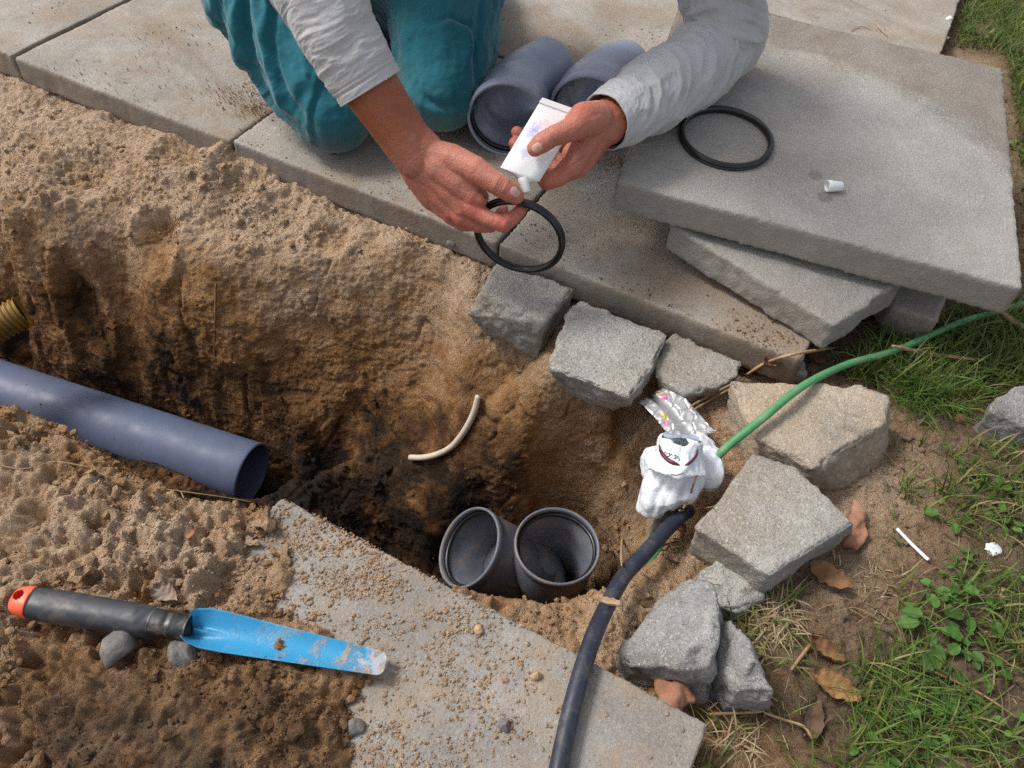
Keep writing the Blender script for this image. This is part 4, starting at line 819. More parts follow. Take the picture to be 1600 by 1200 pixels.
# ---------------------------------------------------------------- the kneeling person
def m_skin():
    a = Mt('skin', .48, .4); n1 = a.noise(9, 4, .5); tan = a.attr('tan'); kn = a.attr('red')
    c = a.mix(a.mr(n1, .3, .7), (.44, .155, .10), (.54, .215, .15)); c = a.mix(tan, c, a.mix(a.mr(n1, .3, .7), (.30, .088, .036), (.38, .13, .058)))
    c = a.mix(a.math('MULTIPLY', kn, a.mr(a.noise(25, 3), .2, .8, .4, 1)), c, (.50, .11, .075)); c = a.mix(a.mr(a.noise(130, 5, .7), .54, .68, 0, .35), c, (.27, .10, .06))
    c = a.mix(a.mr(a.noise(48, 6, .7, .6), .58, .68, 0, .28), c, (.42, .32, .25)); c = a.mix(a.mr(a.vor(420), .0, .25, .3, 0), c, (.30, .12, .07))
    c = a.mix(a.math('MULTIPLY', a.attr('dirt_and_crease'), .75), c, (.13, .055, .035)); a.col(c); a.b.inputs['Subsurface Weight'].default_value = .18; a.b.inputs['Subsurface Radius'].default_value = (.006, .0025, .0012); a.b.inputs['Subsurface Scale'].default_value = .6
    a.rgh(a.mr(a.noise(60, 4), .3, .7, .42, .62)); a.bump([(a.vor(330, 'DISTANCE_TO_EDGE'), .4, .0014), (a.noise(90, 5, .7, .8), .6, .0022), (a.noise(600, 3), .25, .0004)]); return a.m
M['skin'] = m_skin()
person = empty('person', (-.05, 1.3, 0), 'person in teal trousers and grey top kneeling on the paving, holding tube and ring', 'person')
P_ = lambda px, py, zc: D(px, py, zc)
# right forearm and hand, palm turned down and away, thumb pinching the ring
rw = P_(652, 232, 1.02); rel = P_(470, -70, .93)
RH = MB()
limb(RH, [(rel, .044), (P_(520, 30, .95), .041), (P_(566, 118, .972), .0365), (P_(603, 172, .99), .0335), (P_(634, 218, 1.01), .0315), (P_(650, 243, 1.022), .030)])
limb(RH, [(P_(636, 208, 1.012), .0235), (P_(664, 232, 1.012), .0225)])
RK = dict(i=(741, 329, 1.022), m=(723, 338, 1.036), r=(706, 337, 1.052), l=(692, 327, 1.068))
wr = dict(i=(672, 240, 1.012), m=(662, 250, 1.028), r=(652, 256, 1.04), l=(643, 256, 1.052))
for a_, b_ in ('im', 'mr', 'rl'):
    w_ = np.array(wr[a_])*.5+np.array(wr[b_])*.5; k_ = np.array(RK[a_])*.5+np.array(RK[b_])*.5; limb(RH, [(P_(*w_), .0235), (P_(*(w_*.4+k_*.6)), .0195), (P_(*(w_*.12+k_*.88)), .0145)])
for k, r in zip('imrl', (.0125, .0128, .012, .011)):
    limb(RH, [(P_(*wr[k]), .0165), (P_(*[a*.5+b*.5 for a, b in zip(wr[k], RK[k])]), .0142), (P_(*RK[k]), r)])
limb(RH, [(P_(672, 262, 1.03), .026), (P_(696, 290, 1.038), .024), (P_(716, 312, 1.04), .0185)]); limb(RH, [(P_(655, 268, 1.045), .024), (P_(680, 305, 1.06), .022), (P_(700, 325, 1.062), .016)])
limb(RH, [(P_(668, 238, 1.012), .018), (P_(705, 248, 1.0), .0185), (P_(742, 264, .992), .0165), (P_(764, 277, .99), .0128)])       # thumb base
limb(RH, [(P_(690, 258, 1.012), .0245), (P_(718, 282, 1.012), .0215), (P_(738, 302, 1.014), .0165), (P_(750, 309, 1.012), .0115)])
limb(RH, [(P_(742, 266, .992), .0165), (P_(764, 280, .99), .0142), (P_(783, 291, .990), .0140), (P_(797, 300, .993), .0128), (P_(807, 307, .997), .0100)])
limb(RH, [(P_(741, 329, 1.022), .0125), (P_(764, 343, 1.018), .0108), (P_(786, 350, 1.018), .0108), (P_(801, 341, 1.020), .0095), (P_(814, 328, 1.022), .0078)])
limb(RH, [(P_(723, 338, 1.036), .0128), (P_(746, 351, 1.04), .0106), (P_(766, 352, 1.043), .0100), (P_(780, 340, 1.048), .0088), (P_(786, 328, 1.05), .0076)])
limb(RH, [(P_(706, 337, 1.052), .012), (P_(724, 350, 1.06), .0102), (P_(740, 350, 1.068), .0095), (P_(748, 333, 1.08), .0085), (P_(748, 320, 1.08), .0076)])
limb(RH, [(P_(692, 327, 1.068), .011), (P_(704, 340, 1.08), .0094), (P_(716, 338, 1.088), .0084), (P_(722, 320, 1.104), .0075), (P_(722, 312, 1.10), .0068)])
# left forearm and hand wrapped round the tube
LH = MB(); lel = P_(1138, 70, 1.225)
limb(LH, [(lel, .044), (P_(1050, 125, 1.15), .041), (P_(985, 170, 1.085), .0355), (P_(950, 190, 1.06), .0305), (P_(930, 196, 1.045), .0285)])
LK = dict(i=(893, 262, 1.035), m=(905, 262, 1.06), r=(915, 252, 1.08), l=(925, 238, 1.098))
lw = dict(i=(930, 196, 1.03), m=(936, 204, 1.045), r=(938, 208, 1.06), l=(940, 212, 1.07))
for k, r in zip('imrl', (.0135, .0135, .0125, .0115)):
    limb(LH, [(P_(*lw[k]), .0185), (P_(*[a*.5+b*.5 for a, b in zip(lw[k], LK[k])]), .0165), (P_(*LK[k]), r)])
limb(LH, [(P_(925, 215, 1.05), .02), (P_(898, 243, 1.06), .018)])
limb(LH, [(P_(932, 184, 1.025), .0215), (P_(912, 184, 1.005), .0195), (P_(900, 196, .998), .0175)])
limb(LH, [(P_(925, 190, 1.012), .018), (P_(900, 198, .99), .0165), (P_(880, 207, .984), .0138), (P_(864, 213, .982), .0126), (P_(846, 224, .984), .0128), (P_(836, 232, .987), .0105)])
limb(LH, [(P_(893, 258, 1.035), .0138), (P_(874, 276, 1.034), .0122), (P_(855, 284, 1.038), .0112), (P_(828, 255, 1.052), .0095), (P_(804, 224, 1.055), .0083)])
limb(LH, [(P_(905, 262, 1.06), .0135), (P_(882, 272, 1.068), .0118), (P_(860, 262, 1.072), .0105), (P_(832, 232, 1.066), .0095), (P_(808, 207, 1.058), .0083)])
limb(LH, [(P_(915, 252, 1.08), .0125), (P_(890, 262, 1.092), .011), (P_(868, 248, 1.096), .01), (P_(846, 220, 1.085), .009), (P_(833, 202, 1.075), .008)])
limb(LH, [(P_(925, 238, 1.098), .0115), (P_(902, 246, 1.11), .0098), (P_(884, 234, 1.112), .009), (P_(866, 212, 1.1), .0082), (P_(858, 200, 1.09), .0072)])
# hidden rest of the body: torso, neck, head with a face, thighs, shins and feet
KL, KR = G(520, 172, .068), G(690, 140, .08)
HL, HR = np.array([-.56, 1.43, .30]), np.array([-.18, 1.52, .29])
SHL, SHR = np.array([-.34, 1.20, .64]), np.array([.08, 1.24, .60])
BD = MB(); pel = (HL+HR)/2; chest = (SHL+SHR)/2
limb(BD, [(pel, .13), (pel*.6+chest*.4, .125), (chest-np.array([0, 0, .06]), .14)]); limb(BD, [(HL, .09), (KL+np.array([0, .01, .0]), .055)]); limb(BD, [(HR, .09), (KR+np.array([0, .01, .0]), .055)])
FL, FR = KL+np.array([-.02, .40, -.02]), KR+np.array([.02, .40, -.02])
limb(BD, [(KL, .055), (KL*.55+FL*.45, .05), (FL, .032), (FL+np.array([0, .13, -.012]), .03)]); limb(BD, [(KR, .055), (KR*.55+FR*.45, .05), (FR, .032), (FR+np.array([0, .13, -.012]), .03)])
limb(BD, [(SHL, .062), (rel*.5+SHL*.5, .052), (rel, .046)]); limb(BD, [(SHR, .062), (lel*.5+SHR*.5, .052), (lel, .046)]); limb(BD, [(SHL, .06), (chest, .08), (SHR, .06)])
hd = chest+np.array([.06, -.17, .17]); limb(BD, [(chest+np.array([0, -.02, .04]), .062), (hd-np.array([0, -.04, .05]), .055)])
hf = np.array([.25, -.72, -.65]); hf /= np.linalg.norm(hf); hr_ = np.cross(hf, [0, 0, 1]); hr_ /= np.linalg.norm(hr_); hu = np.cross(hr_, hf)
def hp(r, u, f): return hd+hr_*r+hu*u+hf*f
RM = np.stack([hr_, hu, hf], 1); BD.put(*ball(hd, (.074, .098, .092), RM, 32, 24)); BD.put(*ball(hp(0, -.06, .035), (.052, .055, .05), RM, 24, 16))
BD.put(*ball(hp(0, -.01, .098), (.012, .026, .018), RM)); BD.put(*ball(hp(0, -.028, .103), (.017, .010, .013), RM)); BD.put(*ball(hp(0, -.062, .083), (.025, .010, .011), RM)); BD.put(*ball(hp(0, .03, .078), (.052, .012, .015), RM))
for s in (-1, 1): BD.put(*ball(hp(.076*s, -.01, .0), (.010, .032, .02), RM)); BD.put(*ball(hp(.03*s, .012, .078), (.015, .010, .012), RM))
Vb, Fb, Nb = remesh(*BD.out(), .006, 3)
Vr, Fr, Nr = remesh(*RH.out(), .00135, 5, .6); Vl, Fl, Nl = remesh(*LH.out(), .00135, 5, .6)
def creases(V, N, spots):
    d = np.zeros(len(V))
    for c, a, r, w, dep in spots:      # centre, direction of the finger, reach, spacing, depth
        a = a/np.linalg.norm(a); q = V-c; h = q@a; m = np.exp(-((np.linalg.norm(q, axis=1))/r)**2)
        d -= dep*m*(np.exp(-((h)/w)**2)+.8*np.exp(-((h-2.6*w)/w)**2)+.7*np.exp(-((h+2.6*w)/w)**2)-.35)
    return V+N*d[:, None]
def bumpy(V, N, pts):
    d = np.zeros(len(V))
    for c, r, h in pts: d += h*np.exp(-(np.linalg.norm(V-c, axis=1)/r)**2)
    return V+N*d[:, None]
def ln(V, N, pts, w, dep):
    P = spline(pts, 30); d = np.min(np.linalg.norm(V[:, None]-P[None], axis=2), axis=1) if len(V) < 3000 else None
    if d is None:
        d = np.full(len(V), 9.)
        for p in P: d = np.minimum(d, np.linalg.norm(V-p, axis=1))
    return V+N*(dep*np.exp(-(d/w)**2))[:, None]
# knuckles, tendons and creases
Vr0, Vl0 = Vr.copy(), Vl.copy()
def surf(px, py, zc): return P_(px, py, zc)
Vr = bumpy(Vr, Nr, [(P_(738, 322, 1.01), .011, .0022), (P_(786, 346, 1.008), .010, .0018), (P_(716, 338, 1.03), .011, .0020), (P_(698, 334, 1.055), .011, .0018), (P_(785, 285, .98), .009, .0010), (P_(765, 348, 1.032), .008, .0014)])
for p0, p1 in ((wr['i'], RK['i']), (wr['m'], RK['m']), (wr['r'], RK['r'])):
    a, b = np.array(p0), np.array(p1); Vr = ln(Vr, Nr, [P_(a[0], a[1], a[2]-.014), P_(*((a+b)/2-[0, 0, .014])), P_(b[0], b[1], b[2]-.012)], .0042, .0002)
Vr = ln(Vr, Nr, [P_(600, 160, .962), P_(625, 200, .985), P_(650, 240, .995), P_(680, 262, 1.0)], .003, .0009); Vr = ln(Vr, Nr, [P_(590, 185, .968), P_(620, 235, .99), P_(660, 275, 1.01)], .0026, .0008)
ta = P_(811, 307, .997)-P_(766, 279, .99); ia = P_(786, 350, 1.018)-P_(741, 329, 1.022)
Vr = creases(Vr, Nr, [(P_(783, 287, .98), ta, .012, .0011, .0022), (P_(784, 346, 1.008), ia, .010, .0010, .0014), (P_(762, 350, 1.034), ia, .009, .0009, .0008), (P_(662, 236, .998), P_(690, 270, 1)-P_(640, 205, 1), .02, .0014, .0006)])
Vr = ln(Vr, Nr, [P_(735, 288, 1.0), P_(752, 302, 1.004), P_(768, 312, 1.006), P_(790, 320, 1.01)], .0022, -.0022)
Vl = creases(Vl, Nl, [(P_(862, 212, .970), P_(835, 233, .987)-P_(880, 207, .984), .012, .0012, .002), (P_(905, 190, .985), P_(835, 233, 1)-P_(880, 207, 1), .014, .0013, .0006)])
Vl = ln(Vl, Nl, [P_(913, 212, .992), P_(893, 222, .992), P_(876, 232, 1.0), P_(866, 242, 1.01)], .0018, -.0024); Vl = ln(Vl, Nl, [P_(918, 240, 1.02), P_(895, 258, 1.02), P_(872, 268, 1.02)], .0022, -.0010)
Vl = bumpy(Vl, Nl, [(P_(905, 172, .985), .012, .0016), (P_(864, 208, .970), .008, .0010), (P_(858, 284, 1.026), .009, .0014)])
for V_, N_, s_ in ((Vr, Nr, 3), (Vl, Nl, 7)): V_ += N_*(.0006*fbm(V_, 70, 3, s_)+.00018*fbm(V_, 350, 2, s_))[:, None]
dr_ = np.clip(-((Vr-Vr0)*Nr).sum(1)/.0014-.1, 0, 1); dl_ = np.clip(-((Vl-Vl0)*Nl).sum(1)/.0014-.1, 0, 1)  # mask that darkens the skin colour where the creases dent inwards
def att(V, wrist, elbow, kn):
    a = (elbow-wrist)/np.linalg.norm(elbow-wrist); t = sstep(-.015, .05, (V-wrist)@a); r = np.zeros(len(V))
    for k in kn: r = np.maximum(r, np.exp(-(np.linalg.norm(V-k, axis=1)/.016)**2))
    return t, r*.75
t1, r1 = att(Vr, P_(655, 238, 1.02), rel, [P_(738, 325, 1.01), P_(716, 340, 1.03), P_(786, 350, 1.01), P_(700, 338, 1.05), P_(811, 330, 1.02), P_(690, 300, 1.03), P_(765, 352, 1.04)])
t2, r2 = att(Vl, P_(935, 196, 1.045), lel, [P_(862, 284, 1.03), P_(806, 207, 1.05), P_(802, 222, 1.05), P_(905, 175, .99), P_(842, 290, 1.04), P_(880, 270, 1.03)])
mb_V = np.vstack([Vb, Vr, Vl]); mb_F = [tuple(f) for f in Fb]+[tuple(int(x)+len(Vb) for x in f) for f in Fr]+[tuple(int(x)+len(Vb)+len(Vr) for x in f) for f in Fl]
body = add('body', mb_V, mb_F, M['skin'], person, attrs=dict(tan=np.concatenate([np.zeros(len(Vb)), t1, t2]), red=np.concatenate([np.zeros(len(Vb)), r1, r2]), dirt_and_crease=np.concatenate([np.zeros(len(Vb)), dr_, dl_])))
def nail(c, ax, nrm, L, w, bt):
    """a curved nail plate set on the skin around point c, found with the body's own surface"""
    ax = ax-nrm*(ax@nrm); ax /= np.linalg.norm(ax); sd_ = np.cross(nrm, ax); V = []; n, m = 14, 12
    for i in range(n):
        for j in range(m):
            u = i/(n-1)*2-1; v = j/(m-1)*2-1; uu, vv = u*math.sqrt(1-.45*v*v), v*math.sqrt(1-.35*u*u)
            p = c+ax*uu*L+sd_*vv*w; h = bt.ray_cast(Vector(p+nrm*.01), Vector(-nrm)); q = np.array(h[0]) if h[0] is not None else p
            V.append(q+nrm*(.00055-.0004*max(abs(u), abs(v))**4))
    V = np.array(V); k = len(V); F = [(i*m+j, (i+1)*m+j, (i+1)*m+j+1, i*m+j+1) for i in range(n-1) for j in range(m-1)]
    return add('nail', np.vstack([V, V-nrm*.0006]), F+[tuple(k+x for x in f[::-1]) for f in F], NAIL, person)
NAIL = plain('nail', (.62, .36, .30), .3, .5, .06, 90)
from mathutils.bvhtree import BVHTree
btr = BVHTree.FromPolygons([tuple(v) for v in Vr], [tuple(int(x) for x in f) for f in Fr]); btl = BVHTree.FromPolygons([tuple(v) for v in Vl], [tuple(int(x) for x in f) for f in Fl])
def at_px(bt, px, py): d = ray(px, py); d = d/np.linalg.norm(d); h = bt.ray_cast(Vector(CO), Vector(d)); return (np.array(h[0]), np.array(h[1])) if h[0] is not None else (None, None)
for bt, px, py, ax, L, w in ((btr, 805, 300, ta, .0068, .0056), (btl, 839, 231, P_(835, 233, .987)-P_(864, 213, .982), .0066, .0056)):
    p, nr_ = at_px(bt, px, py)
    if p is not None:
        if nr_ @ (CO-p) < 0: nr_ = -nr_
        v = (CO-p)/np.linalg.norm(CO-p); nr_ = nr_*.4+v*.6; nr_ /= np.linalg.norm(nr_); nail(p, ax, nr_, L, w, bt)
# clothes
def m_cloth(name, c1, c2, weave, dust=None, rib=0):
    a = Mt(name, .9, .15); c = a.mix(a.mr(a.noise(7, 4), .3, .7), c1, c2); c = a.mix(a.mr(a.noise(weave*1.3, 2), .4, .65, 0, .22), c, tuple(x*.6 for x in c1))
    if dust: c = a.mix(a.mr(a.noise(9, 6, .65, .5), .5, .72, 0, dust[1]), c, dust[0])
    a.col(c); ge = a.n('NewGeometry'); sx = a.n('SeparateXYZ'); a.put(sx.inputs[0], ge.outputs['Position'])
    if dust: a.col(a.mix(a.math('MULTIPLY', a.mr(sx.outputs[2], .09, .01), a.mr(a.noise(22, 6, .7), .35, .6, .05, .75)), c, (.16, .13, .085)))
    a.b.inputs['Sheen Weight'].default_value = .25; a.bump([(a.noise(weave, 2, .6), .25, .0007), (a.noise(60, 5, .7), .4, .003)]); return a.m
M['shirt'] = m_cloth('grey_knit', (.43, .43, .435), (.51, .51, .505), 900, ((.34, .31, .27), .3)); M['trouser'] = m_cloth('teal_work_cloth', (.012, .12, .155), (.022, .155, .195), 1100, ((.10, .20, .19), .35))
def sleeve(path, rad, n=260, k=200, s=0, mode='ring', cuff=.012):
    P = spline(path, n); R0 = np.interp(np.linspace(0, 1, n), np.linspace(0, 1, len(rad)), rad); L = np.concatenate([[0], np.cumsum(np.linalg.norm(np.diff(P, axis=0), axis=1))])
    LL, TH = np.meshgrid(L, np.arange(k)*2*math.pi/k, indexing='ij'); cx, cy = np.cos(TH), np.sin(TH); end = L[-1]-LL
    Q = np.stack([cx*.045, cy*.045, LL*1.0], -1).reshape(-1, 3)
    if mode == 'ring':
        w = fbm(Q, 14, 2, s)*.012; A = fbm(np.stack([Q[:, 0]*1.0, Q[:, 1]*1.0, Q[:, 2]*4.2+w*6], -1), 26, 3, s+2, .5, True); B = fbm(np.stack([Q[:, 0], Q[:, 1], Q[:, 2]*2.2+w*4], -1), 16, 2, s+5)
        D_ = .0021*A+.0028*B
    else:
        tw = Q[:, 2]*0; sh = np.stack([Q[:, 0]+.0*tw, Q[:, 1], Q[:, 2]+(Q[:, 0]*.9+Q[:, 1]*.5)], -1); A = fbm(sh*np.array([1, 1, 2.0]), 22, 3, s+2, .5, True); B = fbm(sh, 13, 2, s+4); D_ = .0085*A+.006*B
    D_ = D_.reshape(n, k); fl = sstep(0, .045, end); D_ = D_*(.25+.75*fl)-.0012*np.exp(-((end-cuff)/.0014)**2)-.0008*np.exp(-((end-cuff*1.5)/.001)**2)
    R = R0[:, None]+D_; V1, F = sweep(P, R, k, False); V2, _ = sweep(P, R-.0022, k, False); o = n*k
    F2 = [tuple(o+x for x in f[::-1]) for f in F]; e = (n-1)*k; F3 = [(e+j, e+(j+1) % k, o+e+(j+1) % k, o+e+j) for j in range(k)]
    return np.vstack([V1, V2]), F+F2+F3
SH = MB()
SH.put(*sleeve([SHL, SHL*.5+rel*.5, rel+np.array([0, .01, 0]), P_(508, 8, .945), P_(545, 82, .962), P_(579, 139, .980)], [.07, .062, .056, .050, .0455, .0425], s=3))
SH.put(*sleeve([SHR, SHR*.55+lel*.45, P_(1128, 0, 1.16), P_(1136, 55, 1.2), P_(1095, 98, 1.185), P_(1030, 138, 1.125), P_(985, 168, 1.088), P_(945, 190, 1.055)], [.07, .062, .056, .055, .052, .047, .042, .0370], s=8, n=330, mode='diag'))
TB = MB(); limb(TB, [(pel, .15), (pel*.6+chest*.4, .147), (chest-np.array([0, 0, .06]), .16)]); limb(TB, [(SHL, .074), (chest, .095), (SHR, .074)]); limb(TB, [(chest, .08), (chest+np.array([0, -.02, .055]), .066)])
Vt, Ft, Nt = remesh(*TB.out(), .008, 4); Vt = Vt+Nt*(.01*fbm(Vt, 9, 3, 3, .5, True))[:, None]; SH.put(Vt, Ft)
V, F = SH.out(); add('shirt', V, F, M['shirt'], person)
def trousers():
    TM = MB(); limb(TM, [(pel, .15), (pel+np.array([0, 0, .08]), .14)])
    for H, K, Ft_ in ((HL, KL, FL), (HR, KR, FR)):
        limb(TM, [(H, .115), (H*.5+K*.5, .098), (H*.2+K*.8, .080), (K+np.array([0, 0, .0]), .066)]); limb(TM, [(K+np.array([0, 0, .0]), .066), (K*.5+Ft_*.5+np.array([0, 0, .005]), .07), (Ft_+np.array([0, 0, .005]), .05)])
    V, F, N = remesh(*TM.out(), .0034, 6); d = np.zeros(len(V))
    for H, K, s in ((HL, KL, 1), (HR, KR, 5)):
        a = (H-K)/np.linalg.norm(H-K); q = V-K; h = q@a; m = np.exp(-((np.linalg.norm(q-h[:, None]*a, axis=1))/.13)**4)*sstep(-.02, .06, h)
        e1 = np.cross(a, [0, 1, 0]); e1 /= np.linalg.norm(e1); e2 = np.cross(a, e1); U = np.stack([q@e1+.35*h*(1 if s == 1 else -.3), q@e2, h*.28], -1)
        amp = 1. if s == 1 else .55
        d += m*(.016*amp*fbm(U, 17, 2, s, .5, True)+.006*amp*fbm(U, 42, 2, s+2, .5, True)); d += (1-sstep(-.02, .08, np.abs(h)))*.002*fbm(V, 40, 3, s)
    V0 = V; px, zc = PX(V0); fc = np.einsum('ij,ij->i', N, (CO-V0)/np.linalg.norm(CO-V0, axis=1)[:, None]) > .05; ins = fc & (zc > 0)
    def fold(pts, w, dep):
        C_ = spline([np.array([*p, 0.]) for p in pts], 60)[:, :2]; m = np.full(len(V0), 1e9); sg = np.zeros(len(V0)); i = np.where(ins & (px[:, 0] > -50) & (px[:, 0] < 900) & (px[:, 1] > -250) & (px[:, 1] < 260))[0]
        if len(i) == 0: return
        dd = px[i][:, None]-C_[None]; r = np.linalg.norm(dd, axis=2); j = r.argmin(1); T = np.gradient(C_, axis=0); T /= np.linalg.norm(T, axis=1)[:, None]; q = dd[np.arange(len(i)), j]; s_ = q[:, 0]*T[j][:, 1]-q[:, 1]*T[j][:, 0]; rr = r[np.arange(len(i)), j]
        tp = np.sin(np.pi*np.clip((j+.5)/60, .03, .97))**.6; d[i] += dep*tp*(np.exp(-((s_+w*.6)/w)**2)-1.2*np.exp(-((s_-w*.6)/(w*.7))**2))*np.exp(-np.maximum(rr-np.abs(s_), 0)/8)
    fold([(395, -60), (382, 20), (386, 75), (402, 125), (440, 180), (478, 218)], 10, .012); fold([(350, -60), (345, 20), (365, 85), (405, 145), (455, 200)], 9, .007); fold([(440, -40), (425, 30), (428, 90), (448, 150), (488, 212)], 9, .008)
    fold([(310, -50), (318, 30), (345, 100), (395, 160)], 8, .005); fold([(520, 60), (500, 130), (485, 180), (490, 222)], 6, .003); fold([(745, -20), (738, 40), (735, 90), (740, 140)], 9, .006); fold([(680, 40), (705, 35), (730, 52), (738, 85)], 7, .006); fold([(640, 130), (665, 160), (700, 172), (735, 160)], 8, .005)
    d += .0014*fbm(V0*np.array([1, 1, .6]), 85, 3, 9, .55, True)+.0010*fbm(V0, 34, 3, 12, .5, True); V = V+N*d[:, None]; V[:, 2] = np.maximum(V[:, 2], .0035+.0005*fbm(V, 60, 2)); add('trousers', V, F, M['trouser'], person)
trousers()
for F_ in (FL, FR):
    mb = MB(); limb(mb, [(F_+np.array([0, .03, .0]), .043), (F_+np.array([0, .10, -.005]), .045), (F_+np.array([0, .15, -.02]), .036)]); limb(mb, [(F_+np.array([0, .03, .03]), .038), (F_+np.array([0, .02, .0]), .04)])
    V, F, N = remesh(*mb.out(), .004, 3); V[:, 2] = np.maximum(V[:, 2], .003); add('shoe', V, F, plain('dark_shoe', (.03, .03, .035), .7), person)
mb = MB(); mb.put(*ball(hp(0, .025, -.018), (.081, .092, .088), RM, 32, 24)); V, F, N = remesh(*mb.out(), .003, 1)
fr = (V-hd)@hf; up2 = (V-hd)@hu; keep = np.minimum(.0, .0); V = V-(sstep(.035, .05, fr)*sstep(.07, .03, up2)*.03)[:, None]*N+N*(.003*fbm(V*np.array([1, 1, 1]), 120, 3, 4, .5, True))[:, None]
add('hair', V, F, plain('short_brown_hair', (.06, .04, .028), .8, .3, .4, 200), person)
# ---------------------------------------------------------------- loose sand crumbs, grass and weeds
_cs = .004; _hx = np.round((GP[:, 0]+1.3)/_cs).astype(int); _hy = np.round(GP[:, 1]/_cs).astype(int); _ok = (_hx >= 0) & (_hx < 660) & (_hy >= 0) & (_hy < 600)
HT = np.full((660, 600), -9.); np.maximum.at(HT, (_hx[_ok], _hy[_ok]), GP[_ok, 2])
for _ in range(3):
    b = HT < -5; t_ = HT.copy()
    for dx, dy in ((1, 0), (-1, 0), (0, 1), (0, -1)): t_ = np.where((t_ < -5), np.roll(HT, (dx, dy), (0, 1)), t_)
    HT = np.where(b, t_, HT)
def zat(x, y):
    x, y = np.asarray(x), np.asarray(y); i = np.round((x+1.3)/_cs).astype(int); j = np.round(y/_cs).astype(int); ok = (i >= 0) & (i < 660) & (j >= 0) & (j < 600)
    r = look(x, y); v = HT[np.clip(i, 0, 659), np.clip(j, 0, 599)]; return np.where(ok & (v > -5), v, r)
def inpoly(X, Y, poly):
    r = np.zeros(len(X), bool); n = len(poly)
    for i in range(n):
        x1, y1 = poly[i][:2]; x2, y2 = poly[(i+1) % n][:2]; c = ((y1 > Y) != (y2 > Y)) & (X < (x2-x1)*(Y-y1)/(y2-y1+1e-12)+x1); r ^= c
    return r
def ico(sub):
    bm = bmesh.new(); bmesh.ops.create_icosphere(bm, subdivisions=sub, radius=1); V = np.array([v.co[:] for v in bm.verts]); F = np.array([[v.index for v in f.verts] for f in bm.faces]); bm.free(); return V, F
def scatter(P, R, sub, s, flat=.75):
    V0, F0 = ico(sub); rng = np.random.default_rng(s); n = len(P); k = len(V0)
    q = rng.normal(size=(n, 4)); q /= np.linalg.norm(q, axis=1)[:, None]; w, x, y, z = q.T
    Rm = np.stack([1-2*(y*y+z*z), 2*(x*y-z*w), 2*(x*z+y*w), 2*(x*y+z*w), 1-2*(x*x+z*z), 2*(y*z-x*w), 2*(x*z-y*w), 2*(y*z+x*w), 1-2*(x*x+y*y)], -1).reshape(n, 3, 3)
    sc = rng.uniform(.6, 1.1, (n, 1, 3))*R[:, None, None]; V = V0[None]*(1+rng.uniform(-.28, .28, (n, k, 1)) if sub < 2 else 1+0*V0[None][..., :1])*sc
    V = np.einsum('nij,nkj->nki', Rm, V); V[..., 2] *= flat; V = V+P[:, None]; V = V.reshape(-1, 3)
    if sub >= 2:
        f1, f2 = worley(V, 90, s); N = (V.reshape(n, k, 3)-P[:, None]); N /= np.linalg.norm(N, axis=-1, keepdims=True); V = V+N.reshape(-1, 3)*(np.repeat(R, k)*(1.5*(.4-f1)+.6*fbm(V, 130, 3, s)))[:, None]
    return V, (F0[None]+(np.arange(n)*k)[:, None, None]).reshape(-1, 3), k
